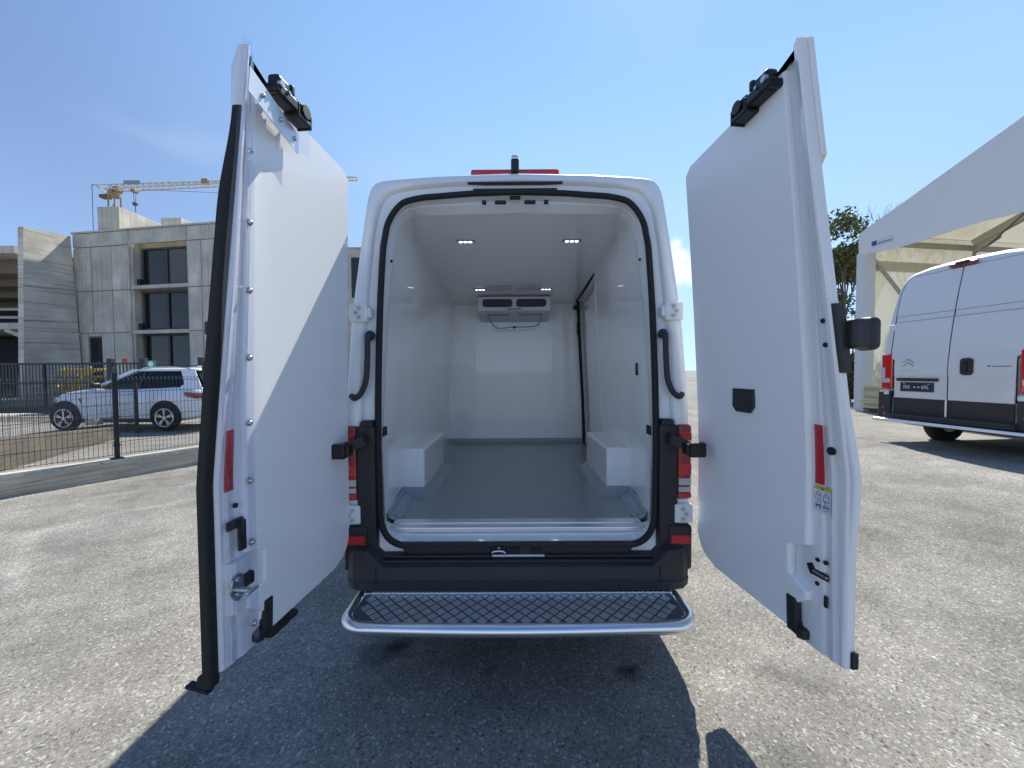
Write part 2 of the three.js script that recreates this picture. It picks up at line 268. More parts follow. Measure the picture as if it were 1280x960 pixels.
  const wx = (z, y) => { const t = (z - ZF) / (ZB - ZF), k = sm(0.7, 2.7, y); return lerp(front(y), lerp(lerp(0.872, 0.887, t), lerp(0.785, 0.815, t), k), sm(0, 0.22, t)); };
  part(van, 'side_wall', grid((u, v) => { const z = lerp(ZF, ZB, u), y = lerp(0.69, yC(z) + 0.005, v), zz = z - lean(y) * (1 - u); return V(-wx(z, y), y, zz); }, 40, 28), M.gelcoat);
  // right wall: a thick fixed panel, then the inside of the sliding door set back
  part(van, 'side_wall', [grid((u, v) => { const z = lerp(ZF, -1.66, u), y = lerp(0.69, yC(z) + 0.005, v); return V(wx(z, y), y, z - lean(y) * (1 - u)); }, 30, 28), ...[...Array(12)].map((_, i) => { const y0 = lerp(0.69, 2.63, i / 12), y1 = lerp(0.69, 2.63, (i + 1) / 12); const a = wx(-1.66, y0), b = wx(-1.66, y1); return loft([[V(a, y0, -1.66), V(a + 0.06, y0, -1.66)], [V(b, y1, -1.66), V(b + 0.06, y1, -1.66)]], { closed: false }); })], M.gelcoat);
  part(van, 'panel_edge_trim', tube([...Array(9)].map((_, i) => { const y = lerp(1.06, 2.60, i / 8); return V(wx(-1.66, y) - 0.002, y, -1.655); }), 0.005, 20, 6), M.paint);
  part(van, 'sliding_door_lining', grid((u, v) => { const z = lerp(-1.66, ZB, u), y = lerp(0.69, yC(z) + 0.03, v); return V(wx(z, y) + 0.045, y, z); }, 12, 12), M.gelcoat);
  part(van, 'sliding_door_seal', [tube([...Array(12)].map((_, i) => { const y = lerp(0.71, 2.545, i / 11); return V(wx(-2.8, y) + 0.012, y, -2.80); }), 0.020, 40, 8), tube([[0.80, 2.548, -2.80], [0.803, 2.58, -2.2], [0.80, 2.635, -1.68]], 0.016, 20, 8), box(0.04, 0.17, 0.05, 0.83, 2.20, -2.80, 0.015), box(0.05, 0.06, 0.05, 0.79, 2.47, -2.80, 0.015)], M.rubber);
  part(van, 'ceiling', grid((u, v) => { const z = lerp(-0.415, ZB, u); return V(lerp(-1, 1, v) * (0.88), yC(z), z); }, 16, 4), M.gelcoat);
  part(van, 'bulkhead', grid((u, v) => V(lerp(0.93, -0.93, u), lerp(0.68, 2.56, v), ZB), 12, 12), M.gelcoat);
  part(van, 'load_floor', grid((u, v) => V(lerp(-0.9, 0.9, u), 0.70, lerp(-0.2, ZB, v)), 8, 12), M.floorGrey);
  // coved edges of the floor
  const coveAlong = (pts) => { const rings = pts.map(([x, z, nx, nz]) => [V(x, 0.755, z), V(x + nx * 0.004, 0.752, z + nz * 0.004), V(x + nx * 0.018, 0.722, z + nz * 0.018), V(x + nx * 0.05, 0.706, z + nz * 0.05), V(x + nx * 0.085, 0.7025, z + nz * 0.085), V(x + nx * 0.085, 0.69, z + nz * 0.085)]); return loft(rings, { closed: false, crease: 0.5 }); };
  part(van, 'floor_cove', coveAlong([[-0.826, -0.2, 1, 0], [-0.868, -0.75, 1, 1], [-0.712, -0.75, 1, 1], [-0.712, -1.58, 1, -1], [-0.868, -1.58, 1, -1], [-0.882, ZB, 1, 1], [0.90, ZB, -1, 1]]), M.cove);
  part(van, 'floor_cove', coveAlong([[0.826, -0.2, -1, 0], [0.868, -0.75, -1, 1], [0.70, -0.75, -1, 1], [0.70, -1.58, -1, -1], [0.868, -1.58, -1, -1]]), M.cove);
  for (const s of [-1, 1]) { const wb = part(van, 'wheel_box', bb(s * (s < 0 ? 0.712 : 0.70), s * 0.95, 0.69, 1.05, -1.58, -0.75, 0.022), M.gelcoat); }
  part(van, 'sill_plate', [bb(-0.775, 0.775, 0.664, 0.700, -0.21, -0.10, 0.006), ...[0, 1, 2].map((i) => bb(-0.765, 0.765, 0.672 + i * 0.008, 0.675 + i * 0.008, -0.10, -0.096)), bb(-0.772, 0.772, 0.6995, 0.706, -0.225, -0.16, 0.003)], M.alu);
  for (const s of [-1, 1]) part(van, 'lashing_ring', [cyl(0.008, 0.02, s * 0.80, 0.712, -0.27), mat4(new THREE.TorusGeometry(0.022, 0.0035, 6, 20), s * 0.765, 0.712, -0.275, 1.35, 0.3, 0)], M.steel);
  for (const s of [-1, 1]) part(van, 'bracket_plate', box(0.006, 0.11, 0.09, s * 0.836, 1.285, -0.25, 0.002), M.greyPlate);
  part(van, 'wall_grip', box(0.012, 0.085, 0.035, 0.822, 1.655, -0.42, 0.005), M.blackPlastic);

  // ceiling lamps
  for (const [x, z] of [[-0.39, -0.87], [0.45, -0.87], [-0.39, -2.2], [0.36, -2.2]]) {
    const y = yC(z) - 0.004, lamp = part(van, 'ceiling_lamp', box(0.15, 0.008, 0.045, x, y, z, 0.003), M.unitGrey);
    part(lamp, 'light_dot', [-0.038, 0, 0.038].map((o) => cyl(0.014, 0.006, x + o, y - 0.005, z, 0, 0, 0, 14)), M.led);
    const pl = new THREE.SpotLight(0xf4f7ff, 0.035, 0, 1.4, 1, 2); pl.target.position.set(x, y - 2, z); van.add(pl.target); pl.position.set(x, y - 0.02, z); pl.castShadow = true; van.add(pl);
  }
  // cooling unit under the ceiling
  {
    const u = new THREE.Group(); u.name = 'cooling_unit'; van.add(u);
    const side = [[-2.915, 2.55], [-2.48, 2.555], [-2.45, 2.545], [-2.50, 2.385], [-2.53, 2.375], [-2.915, 2.30]];
    const g = extrude(side.map(([z, y]) => [-z, y]), 0.86, 0.012); mat4(g, -0.43, 0, 0, 0, Math.PI / 2, 0);
    const hg = new THREE.BufferGeometry().copy(g);
    part(u, 'housing', hg, M.unitWhite);
    for (const s of [-1, 1]) { const a = rrect(-0.182, 0.182, -0.048, 0.048, 0.036); const sl = extrude(a, 0.012, 0.003); mat4(sl, s * 0.205, 2.478, -2.484, 0.30, 0, 0); part(u, 'fan_slot', sl, M.blueSlot); }
    part(u, 'maker_strip', box(0.17, 0.013, 0.004, 0, 2.405, -2.492, 0.001, 0.30), std([0.16, 0.15, 0.10], 0.4));
    for (const s of [-1, 1]) part(u, 'under_grille', box(0.30, 0.012, 0.05, s * 0.2, 2.355, -2.62, 0.004, -0.2), M.unitGrey);
    part(u, 'drain_hose', tube([[-0.33, 2.36, -2.60], [-0.31, 2.30, -2.68], [-0.24, 2.215, -2.72], [-0.16, 2.20, -2.74], [-0.02, 2.215, -2.74], [0.1, 2.215, -2.74], [0.26, 2.225, -2.72], [0.32, 2.27, -2.68], [0.33, 2.36, -2.60]], 0.008, 60, 8), M.unitGrey);
    part(u, 'hose_clip', box(0.035, 0.03, 0.025, 0, 2.21, -2.73, 0.008), M.blackPlastic);
  }

  // rear corner trims, lamps, hinges
  for (const s of [-1, 1]) {
    part(van, 'corner_trim', [bb(s * 0.815, s * 0.92, 0.50, 1.335, -0.06, 0.022, 0.012), bb(s * 0.83, s * 0.9, 1.32, 1.365, -0.05, 0.012, 0.012), bb(s * 0.86, s * 1.0, 0.50, 0.76, -0.12, 0.035, 0.02)], M.blackPlastic);
    const tl = part(van, 'tail_light', bb(s * 0.92, s * 1.003, 0.90, 1.335, -0.16, 0.012, 0.018), M.redLensDark);
    part(tl, 'brake_lens', [bb(s * 0.923, s * 1.0, 1.215, 1.29, -0.06, 0.017, 0.008), bb(s * 0.923, s * 1.0, 1.04, 1.115, -0.06, 0.017, 0.008), bb(s * 0.923, s * 1.0, 0.912, 0.940, -0.06, 0.017, 0.006)], M.redLens);
    part(tl, 'reversing_lens', [bb(s * 0.926, s * 0.998, 0.985, 1.025, -0.06, 0.017, 0.006), bb(s * 0.926, s * 0.998, 0.945, 0.975, -0.06, 0.017, 0.006)], M.clearLens);
    for (const [y, x] of [[0.825, 0.945], [1.995, 0.925]]) {
      const h = part(van, 'door_hinge', [bb(s * (x - 0.045), s * (x + 0.06), y - 0.055, y + 0.055, -0.06 - lean(y), 0.03 - lean(y), 0.012), bb(s * (x - 0.065), s * (x - 0.02), y - 0.03, y + 0.03, -0.06 - lean(y), 0.02 - lean(y), 0.008)], M.paint);
      part(h, 'hinge_bolt', [[0.0, 0.028], [0.018, 0], [0, -0.028]].map(([a, b]) => cyl(0.011, 0.012, s * (x + a), y + b, 0.032 - lean(y), Math.PI / 2, 0, 0, 12)), M.steel);
    }
    part(van, 'grab_handle', [tube([[s * 0.862, 1.86, -0.09], [s * 0.862, 1.865, -0.045], [s * 0.86, 1.83, -0.025], [s * 0.862, 1.72, -0.02], [s * 0.87, 1.60, -0.015], [s * 0.895, 1.525, -0.005], [s * 0.93, 1.495, 0], [s * 0.96, 1.505, -0.03]], 0.017, 60, 10), mat4(new THREE.SphereGeometry(0.03, 14, 10), s * 0.862, 1.86, -0.07)], M.blackGrain);
    part(van, 'corner_reflector', bb(s * 0.875, s * 0.985, 0.655, 0.705, 0.02, 0.041, 0.006), M.redReflect);
    // check strap that holds the open door
    const st = part(van, 'door_strap', [quadBar(V(s * 0.825, 1.275, -0.22), V(s * 0.86, 1.258, 0.06), 0.012, 0.055), quadBar(V(s * 0.86, 1.258, 0.06), V(s * 0.93, 1.235, 0.12), 0.012, 0.055), quadBar(V(s * 0.93, 1.235, 0.12), V(s * 0.985, 1.225, 0.16), 0.014, 0.055)], M.blackPlastic);
    part(st, 'strap_block', [box(0.085, 0.08, 0.055, s * 0.955, 1.222, 0.165, 0.012), box(0.03, 0.06, 0.06, s * 0.91, 1.224, 0.15, 0.008)], M.blackMetal);
  }
  // bumper
  {
    const path = [[-1.0, -0.55, -1, 0], [-1.0, -0.2, -1, 0], [-0.995, -0.05, -0.97, 0.24], [-0.975, 0.03, -0.8, 0.6], [-0.93, 0.075, -0.4, 0.92], [-0.85, 0.09, 0, 1], [-0.76, 0.092, 0, 1], [-0.7, 0.092, 0, 1], [0.7, 0.092, 0, 1], [0.76, 0.092, 0, 1], [0.85, 0.09, 0, 1], [0.93, 0.075, 0.4, 0.92], [0.975, 0.03, 0.8, 0.6], [0.995, -0.05, 0.97, 0.24], [1.0, -0.2, 1, 0], [1.0, -0.55, 1, 0]];
    const rings = path.map(([x, z, nx, nz]) => { const c = Math.abs(x) > 0.8, yt = c ? 0.645 : 0.555, X = x * 0.995, p = (o, y) => V(X + nx * o, y, z + nz * o); return [p(-0.16, 0.42), p(-0.02, 0.412), p(0.004, 0.42), p(0.008, 0.465), p(0.002, 0.470), p(0.002, 0.476), p(0.006, 0.482), p(0.0, yt - 0.035), p(-0.012, yt - 0.008), p(-0.04, yt), p(-0.16, yt)]; });
    part(van, 'bumper', loft(rings, { capA: true, capB: true, crease: 0.5 }), M.blackGrain);
    for (const s of [-1, 1]) part(van, 'bumper_seam', bb(s * 0.79, s * 0.793, 0.44, 0.55, 0.088, 0.0985), M.rubber);
    // moulded plastic below the sill
    const trim = extrude([[-0.70, 0.645], [0.70, 0.645], [0.66, 0.60], [0.62, 0.552], [-0.62, 0.552], [-0.66, 0.60]], 0.02, 0.006);
    part(van, 'sill_trim', [mat4(trim, 0, 0, -0.03), bb(-0.82, 0.82, 0.48, 0.568, -0.1, 0.045, 0.01), bb(-0.80, 0.80, 0.568, 0.585, -0.1, 0.02, 0.006), ...[-0.62, -0.25, 0.06, 0.25, 0.62].map((x) => box(0.03, 0.012, 0.008, x, 0.628, -0.004, 0.003))], M.blackPlastic);
    const lk = part(van, 'latch_plate', [bb(-0.15, 0.155, 0.574, 0.590, -0.012, 0.026, 0.004)], M.aluBright);
    part(lk, 'latch_loop', [tube([[-0.145, 0.582, 0.02], [-0.145, 0.604, 0.024], [-0.11, 0.612, 0.026], [-0.075, 0.604, 0.024], [-0.07, 0.582, 0.02]], 0.005, 24, 8), cyl(0.006, 0.02, -0.108, 0.622, -0.0, Math.PI / 2)], M.aluBright);
    part(lk, 'latch_recess', [box(0.09, 0.042, 0.012, -0.108, 0.607, 0.002, 0.004), box(0.06, 0.03, 0.012, -0.02, 0.604, 0.002, 0.004), box(0.06, 0.03, 0.012, 0.11, 0.604, 0.002, 0.004)], M.rubber);
  }
  // step behind the bumper
  {
    const root = new THREE.Group(); root.name = 'rear_step'; van.add(root);
    const Y = 0.39, hw = 0.895;
    const front = (o) => { const pts = []; const n = 10, r = 0.12; pts.push([-(hw + o), 0.06]); for (let i = 0; i <= n; i++) { const a = Math.PI + i / n * -Math.PI / 2; pts.push([-(hw + o) + r + (r) * Math.cos(a), 0.245 + o + (r) * Math.sin(a) * 0.85]); } for (let i = 1; i < 16; i++) { const t = i / 16; pts.push([lerp(-(hw + o) + r, (hw + o) - r, t), 0.245 + o + r * 0.85 + 0.02 * Math.sin(Math.PI * t)]); } for (let i = 0; i <= n; i++) { const a = Math.PI / 2 - i / n * Math.PI / 2; pts.push([(hw + o) - r + r * Math.cos(a), 0.245 + o + r * Math.sin(a) * 0.85]); } pts.push([hw + o, 0.06]); return pts; };
    const pl = extrude(front(-0.035), 0.008, 0.002); mat4(pl, 0, Y, 0, Math.PI / 2, 0, 0); part(root, 'tread_plate', pl, M.tread);
    const rim = front(-0.012).map(([x, z]) => V(x, Y - 0.018, z)); part(root, 'edge_tube', new THREE.TubeGeometry(new THREE.CatmullRomCurve3(rim, false, 'catmullrom', 0.2), 160, 0.032, 16, false), M.alu);
    // five-bar tread pattern
    const bars = [], pitch = 0.052, inside = (x, z) => Math.abs(x) < hw - 0.055 && z > 0.075 && z < 0.245 + 0.055 - 0.11 * Math.pow(Math.max(0, Math.abs(x) - 0.72) / 0.12, 2) + 0.012;
    for (let i = -30; i <= 30; i++) for (let j = -30; j <= 30; j++) {
      const cx = (i + j) * pitch * 0.7071, cz = 0.2 + (i - j) * pitch * 0.7071; if (!inside(cx, cz)) continue;
      const dir = (i + j * 0) % 2 === 0 !== (j % 2 === 0) ? 1 : -1;
      for (let k = -2; k <= 2; k++) { const o = k * 0.0088; const b = box(0.040, 0.005, 0.0048, 0, 0, o); mat4(b, cx, Y + 0.002, cz, 0, dir > 0 ? Math.PI / 4 : -Math.PI / 4, 0); bars.push(b); }
    }
    const tp = part(root, 'tread_bars', bars, M.treadBar); tp.userData.kind = 'stuff';
    const lipBars = []; for (let i = 0; i < 60; i++) lipBars.push(box(0.022, 0.004, 0.0045, -0.81 + i * 0.0275, Y + 0.023, 0.09, 0, 0, 0.7, 0));
    part(root, 'raised_lip', [bb(-0.86, 0.86, Y, Y + 0.022, 0.075, 0.098, 0.004), ...lipBars], M.alu);
    for (const x of [-0.55, 0.55]) part(root, 'step_bracket', bb(x - 0.03, x + 0.03, 0.28, 0.365, -0.5, 0.22, 0.01), M.blackMetal);
  }
  // running gear
  part(van, 'underbody', [bb(-0.85, 0.85, 0.30, 0.60, -5.6, -0.15), bb(-0.8, 0.8, 0.34, 0.5, -0.2, 0.0), cyl(0.05, 1.7, 0, 0.36, -1.25, 0, 0, Math.PI / 2)], M.underbody);
  for (const [x, z] of [[-0.86, -1.25], [0.86, -1.25], [-0.86, -4.9], [0.86, -4.9]]) { const w = part(van, 'wheel', mat4(new THREE.TorusGeometry(0.245, 0.105, 14, 40), x, 0.352, z, 0, Math.PI / 2, 0), M.tyre); part(w, 'rim', cyl(0.2, 0.16, x, 0.352, z, 0, 0, Math.PI / 2, 28), M.steel); }

  // ---------------- the two open doors
  // slab: a sheet of the door from uL(y) to uR(y), rounded edges, following its curve
  function slab(s, uL, uR, y0, y1, z0, z1, ln, r = 0.008, ny = 40, nu = 9) {
    const ring = (y) => { const a = uL(y), b = uR(y), P = (u, z) => V(s * u, y, z + ln(u, y)), o = []; for (let i = 0; i <= nu; i++) o.push(P(lerp(a + r, b - r, i / nu), z1)); o.push(P(b - r * 0.3, z1 - r * 0.3), P(b, z1 - r), P(b, z0)); for (let i = 1; i < nu; i++) o.push(P(lerp(b, a, i / nu), z0)); o.push(P(a, z0), P(a, z1 - r), P(a + r * 0.3, z1 - r * 0.3)); return o; };
    return outward(loft([...Array(ny + 1)].map((_, i) => ring(lerp(y0, y1, i / ny))), { capA: true, capB: true, crease: 0.35 }));
  }
  const roundL = (y, lo, hi, r, a) => { let d = 0; if (y < lo + r) { const t = (lo + r - y) / r; d = r * (1 - Math.sqrt(Math.max(0, 1 - t * t))); } if (y > hi - 0.05) { const t = (y - hi + 0.05) / 0.05; d = Math.max(d, 0.05 * (1 - Math.sqrt(Math.max(0, 1 - t * t)))); } return a + d; };
  function door(s, hx, ang, right) {
    const t = new THREE.Group(); t.name = 'rear_door'; t.position.set(s * hx, 0, 0); van.add(t);
    t.userData.label = right ? 'open right rear door with black pull recess and warning sticker' : 'open left rear door with clear plastic strip along its free edge';
    // local x runs from hinge to free edge (mirrored by s), z points to the inside of the door
    t.rotation.y = s > 0 ? -(Math.PI / 2 - ang) : (Math.PI / 2 - ang);
    const up = (y) => Math.max(0, (y - 1.25) / 1.53), lO = right ? (y) => 0.222 * up(y) : (y) => 0.165 * Math.pow(up(y), 1.0), lI = right ? (y) => 0.13 * Math.pow(up(y), 1.3) : (y) => 0.05 * Math.pow(up(y), 1.3);
    const field = (u, y) => lerp(lI(y) * ((right ? 0.72 : 0.62) + (right ? 0.28 : 0.38) * Math.min(1, u / 0.7)), lO(y), sm(0.74, 0.86, u));
    const leanO = (y) => lO(y), leanI = (y) => field(0.6, y);
    const Wd = 0.862, Y0 = 0.562, Y1 = 2.768;
    const free = (y) => Wd - 0.012 * sm(2.36, 2.40, y) * 0 - 0.01 * sm(1.6, 2.7, y);
    const shell = part(t, 'outer_skin', [
      slab(s, (y) => roundL(y, Y0, Y1, 0.20, 0.0), (y) => free(y) - 0.004, Y0, Y1, -0.078, -0.06, field, 0.006),
      ...(right ? [slab(s, (y) => 0.05, (y) => free(y) + 0.003, 2.38, Y1 - 0.002, -0.096, -0.074, field, 0.01, 10)] : [])], M.paint);
    // pressed inner flange in one piece: flat land, step, channel, rolled outer lip
    const sect = [[0.66, -0.03], [0.70, -0.025], [0.735, -0.0235], [0.776, -0.0240], [0.783, -0.027], [0.789, -0.032], [0.798, -0.033], [0.808, -0.029], [0.818, -0.029], [0.827, -0.034], [0.838, -0.036], [0.848, -0.034], [0.856, -0.037], [0.861, -0.044], [0.862, -0.056], [0.858, -0.066]];
    part(t, 'inner_flange', [
      loft([...Array(61)].map((_, i) => { const y = lerp(Y0 + 0.004, Y1 - 0.004, i / 60); return sect.map(([u, z]) => { const w = sm(0.76, 0.80, u) * (right ? 0.012 * Math.sin(y * 2.6 + 1.0) : 0.004 * Math.sin(y * 2)), uu = Math.min(u + w * (1 - sm(0.84, 0.86, u)), 0.862) - (Wd - free(y)); return V(s * uu, y, z + field(uu, y)); }); }), { closed: false, crease: 0.5 }),
      slab(s, (y) => roundL(y, Y0, Y1, 0.20, 0.005), () => 0.70, Y0 + 0.012, Y1 - 0.010, -0.062, -0.034, field, 0.012),
      slab(s, () => 0.60, (y) => free(y) - 0.01, Y0 + 0.001, Y0 + 0.012, -0.07, -0.04, field, 0.003, 2), slab(s, () => 0.60, (y) => free(y) - 0.01, Y1 - 0.012, Y1 - 0.001, -0.07, -0.04, field, 0.003, 2)], M.paint);
    // insulated lining, notched round the lock and the lower guide
    const lr = (y) => { let u = right ? 0.738 : 0.772; u -= 0.085 * (sm(0.795, 0.812, y) * (1 - sm(0.938, 0.955, y))); u -= 0.075 * (1 - sm(0.70, 0.735, y)); return u; };
    part(t, 'lining', slab(s, (y) => roundL(y, 0.595, 2.745, 0.16, 0.012), lr, 0.595, 2.745, -0.04, 0.0, field, 0.012, 70), M.doorPanel);
    // upper lock
    const ly = 2.735, lz = leanI(ly) + (right ? 0.012 : 0.042);
    const lock = part(t, 'upper_lock', [box(0.117, 0.050, 0.061, s * 0.648, ly - 0.010, lz + 0.011, 0.012, 0, 0, 0), box(0.070, 0.048, 0.050, s * 0.671, ly + 0.022, lz + 0.013, 0.014), box(0.020, 0.040, 0.061, s * 0.620, ly + 0.036, lz + 0.009, 0.006), box(0.027, 0.032, 0.065, s * 0.714, ly - 0.020, lz + 0.013, 0.01), box(0.094, 0.022, 0.065, s * 0.554, ly - 0.036, lz + 0.009, 0.006), box(0.011, 0.060, 0.065, s * 0.510, ly - 0.022, lz + 0.009, 0.004), box(0.011, 0.056, 0.065, s * 0.591, ly - 0.018, lz + 0.011, 0.004), box(0.078, 0.011, 0.036, s * 0.550, ly + 0.022, lz + 0.015, 0.004)], M.blackMetal);
    part(lock, 'lock_roller', cyl(0.026, 0.055, s * 0.546, ly + 0.000, lz + 0.019, Math.PI / 2, 0, 0, 20), M.blackPlastic);
    part(lock, 'lock_bolt', cyl(0.013, 0.014, s * 0.702, ly + 0.002, lz + 0.046, Math.PI / 2, 0, 0, 14), M.steel);
    part(lock, 'lock_bolt', cyl(0.007, 0.012, s * 0.659, ly + 0.000, lz + 0.045, Math.PI / 2, 0, 0, 10), M.steel);
    // reflective strip
    part(t, 'reflective_strip', slab(s, () => right ? 0.746 : 0.797, () => right ? 0.785 : 0.832, 1.21, 1.435, right ? -0.022 : -0.032, right ? -0.0195 : -0.0265, field, 0.001, 16), M.redTape);
    // lower guide hook
    part(t, 'guide_hook', [box(0.05, 0.145, 0.03, s * 0.672, 0.655, -0.01, 0.008, 0, 0, s * 0.05), box(0.055, 0.04, 0.04, s * 0.705, 0.60, -0.015, 0.01), box(0.03, 0.10, 0.03, s * 0.685, 0.615, -0.02, 0.008, 0, 0, s * 0.35)], M.blackPlastic);
    const fz = (y) => -0.0235 + field(0.757, y);
    if (right) {
      // handle recess
      const hp = part(t, 'pull_recess', [mat4(extrude([[-0.07, 0.055], [0.07, 0.055], [0.07, -0.025], [0.045, -0.055], [-0.045, -0.055], [-0.07, -0.03]], 0.006, 0.003), 0.40 * 1, 1.50, leanI(1.5) + 0.0005)], M.blackGrain);
      part(hp, 'recess_pocket', mat4(extrude([[-0.058, 0.03], [0.058, 0.03], [0.05, -0.03], [0.036, -0.044], [-0.036, -0.044], [-0.05, -0.03]], 0.002, 0.0), 0.40, 1.50, leanI(1.5) + 0.0068), M.rubber);
      // warning sticker
      const sc = tex(canvas(256, 384, (c) => { c.fillStyle = '#d3d9e2'; c.fillRect(0, 0, 256, 384); c.fillStyle = '#c9b62a'; c.fillRect(0, 0, 256, 58); c.fillStyle = '#2b2a20'; c.beginPath(); c.moveTo(128, 8); c.lineTo(150, 50); c.lineTo(106, 50); c.fill(); c.strokeStyle = c.fillStyle = '#3c4148'; c.lineWidth = 7; for (const x of [66, 192]) { c.strokeRect(x - 42, 140, 84, 76); c.beginPath(); c.moveTo(x - 42, 140); c.lineTo(x - 26, 108); c.lineTo(x + 26, 108); c.lineTo(x + 42, 140); c.stroke(); c.beginPath(); c.moveTo(x - 14, 78); c.lineTo(x - 10, 100); c.moveTo(x, 84); c.lineTo(x + 22, 78); c.stroke(); } c.fillRect(24, 280, 84, 26); c.fillRect(150, 286, 84, 20); c.fillRect(24, 300, 16, 44); c.fillRect(92, 300, 16, 44); c.beginPath(); c.arc(66, 282, 36, Math.PI, 0); c.stroke(); c.beginPath(); c.arc(192, 300, 44, 0, 6.3); c.stroke(); c.beginPath(); c.moveTo(66, 140); c.lineTo(66, 216); c.stroke(); c.fillRect(168, 196, 14, 44); c.fillRect(226, 180, 12, 44); }));
      const sg = new THREE.PlaneGeometry(0.067, 0.098); mat4(sg, s * 0.778, 1.155, fz(1.15) + 0.004); part(t, 'warning_sticker', sg, std(0xffffff, 0.4, { map: sc }));
      part(t, 'lock_opening', [box(0.075, 0.026, 0.01, s * 0.768, 0.865, fz(0.87), 0.005, 0, 0, s * 0.04), box(0.03, 0.04, 0.01, s * 0.736, 0.872, fz(0.87), 0.004, 0, 0, s * 0.5)], M.blackMetal);
      part(t, 'lock_plate', box(0.06, 0.009, 0.012, s * 0.775, 0.868, fz(0.87) + 0.003, 0.002), M.steel);
      for (const [u, y, r] of [[0.762, 0.918, 0.008], [0.795, 0.922, 0.008], [0.762, 0.826, 0.008], [0.812, 1.345, 0.015]]) part(t, 'panel_plug', cyl(r, 0.008, s * u, y, fz(y) + 0.001, Math.PI / 2, 0, 0, 16), M.rubber);
      part(t, 'slot', box(0.014, 0.045, 0.008, s * 0.797, 0.775, fz(0.77), 0.004), M.rubber);
      for (const y of [1.73, 1.815]) part(t, 'handle_screw', cyl(0.0085, 0.008, s * 0.828, y, -0.034 + field(0.83, y), Math.PI / 2, 0, 0, 14), M.rubber);
      // outside handle seen past the free edge
      const oh = part(t, 'outside_handle', [slab(s, () => 0.82, (y) => 0.868 + 0.006 * Math.sin((y - 1.6) * 10), 1.63, 1.87, -0.085, -0.045, field, 0.012, 8), box(0.05, 0.104, 0.10, s * 0.876, 1.765, -0.055, 0.014), mat4(new RoundedBoxGeometry(0.07, 0.116, 0.05, 3, 0.022), s * 0.872, 1.765, -0.085)], M.blackPlastic);
      part(t, 'edge_cap', slab(s, () => 0.852, () => 0.868, 0.567, 0.625, -0.085, -0.06, field, 0.004, 4), M.rubber);
      part(t, 'edge_bulge', slab(s, () => Wd - 0.05, (y) => Wd + 0.016 * Math.sin(Math.PI * sm(0.9, 1.62, y)), 0.9, 1.62, -0.07, -0.045, field, 0.01, 20), M.paint);
    } else {
      // black rubber gasket down the free edge
      part(t, 'edge_gasket', slab(s, (y) => free(y) - 0.008, (y) => free(y) + 0.03 * (1 - sm(2.2, 2.56, y)) + 0.004, 0.53, 2.56, -0.078, -0.046, field, 0.01, 40), M.rubber);
      part(t, 'gasket_tail', [box(0.05, 0.05, 0.05, s * 0.87, 0.545, -0.08, 0.01), box(0.03, 0.012, 0.09, s * 0.885, 0.525, -0.10, 0.004, 0.2)], M.rubber);
      for (const y of [1.80, 1.66]) part(t, 'outside_stop', box(0.05, 0.05, 0.04, s * 0.84, y, -0.10 + field(0.84, y), 0.01), M.blackPlastic);
      part(t, 'outer_bulge', slab(s, () => 0.55, (y) => 0.78 , 1.32, 1.60, -0.115, -0.07, field, 0.03, 12), M.paint);
      // clear plastic strip hung from a metal bar
      const curtain = (() => { const rings = []; for (let i = 0; i <= 130; i++) { const y = lerp(0.585, 2.762, i / 130), ring = []; for (let j = 0; j <= 32; j++) { const k = j / 32, u = lerp(0.735, 0.886 + 0.004 * Math.sin(y * 2.1), k), line = lerp(leanI(y) + 0.010, lerp(0.016, leanO(y) - 0.045, sm(1.7, 2.5, y)), k) + 0.010 * Math.sin(Math.PI * k) * Math.sin(y * 2.6 + 0.4 + 2 * k) + 0.016 * fbm(k * 2.6, y * 1.7, 1.5, 3) * k, edge = -0.020 + field(Math.min(u, 0.862), y), free2 = sm(0.862, 0.90, u); ring.push(V(s * u, y, lerp(Math.max(line, edge), line, free2))); } rings.push(ring); } return loft(rings, { closed: false, crease: 3 }); })();
      part(t, 'strip_curtain', curtain, M.pvc);
      part(t, 'curtain_top_flap', (() => { const rings = []; for (let i = 0; i <= 8; i++) { const y = lerp(2.60, 2.765, i / 8); rings.push([...Array(13)].map((_, j) => { const u = lerp(0.44, 0.70, j / 12); return V(s * u, y, leanI(y) + 0.03 + 0.003 * Math.sin(u * 20)); })); } return loft(rings, { closed: false, crease: 3 }); })(), M.pvc);
      const railZ = (u, y) => lerp(leanI(y) + 0.016, lO(y) - 0.012, (u - 0.5) / 0.372), railRing = (y) => [V(s * 0.5, y, railZ(0.5, y) + 0.004), V(s * 0.872, y, railZ(0.872, y) + 0.004), V(s * 0.872, y, railZ(0.872, y)), V(s * 0.5, y, railZ(0.5, y))];
      part(t, 'curtain_rail', outward(loft([railRing(2.592), railRing(2.672)], { capA: true, capB: true, crease: 0.2 })), std([0.66, 0.70, 0.74], 0.42, { metalness: 0.6 }));
      for (const u of [0.54, 0.66, 0.79]) part(t, 'rail_rivet', mat4(new THREE.SphereGeometry(0.009, 12, 8), s * u, 2.634, railZ(u, 2.634) + 0.005), M.steel);
      for (let i = 0; i < 8; i++) { const y = [2.46, 2.20, 1.95, 1.70, 1.455, 1.235, 1.0, 0.685][i]; part(t, 'curtain_rivet', [mat4(new THREE.SphereGeometry(0.0095, 12, 8), s * 0.762, y, leanI(y) + 0.015), cyl(0.013, 0.003, s * 0.762, y, leanI(y) + 0.012, Math.PI / 2, 0, 0, 16)], M.steel); }
      // lock striker near the bottom
      const pl = part(t, 'lock_plinth', slab(s, () => 0.74, () => 0.835, 0.755, 0.945, -0.05, -0.008, field, 0.02, 8), M.paint);
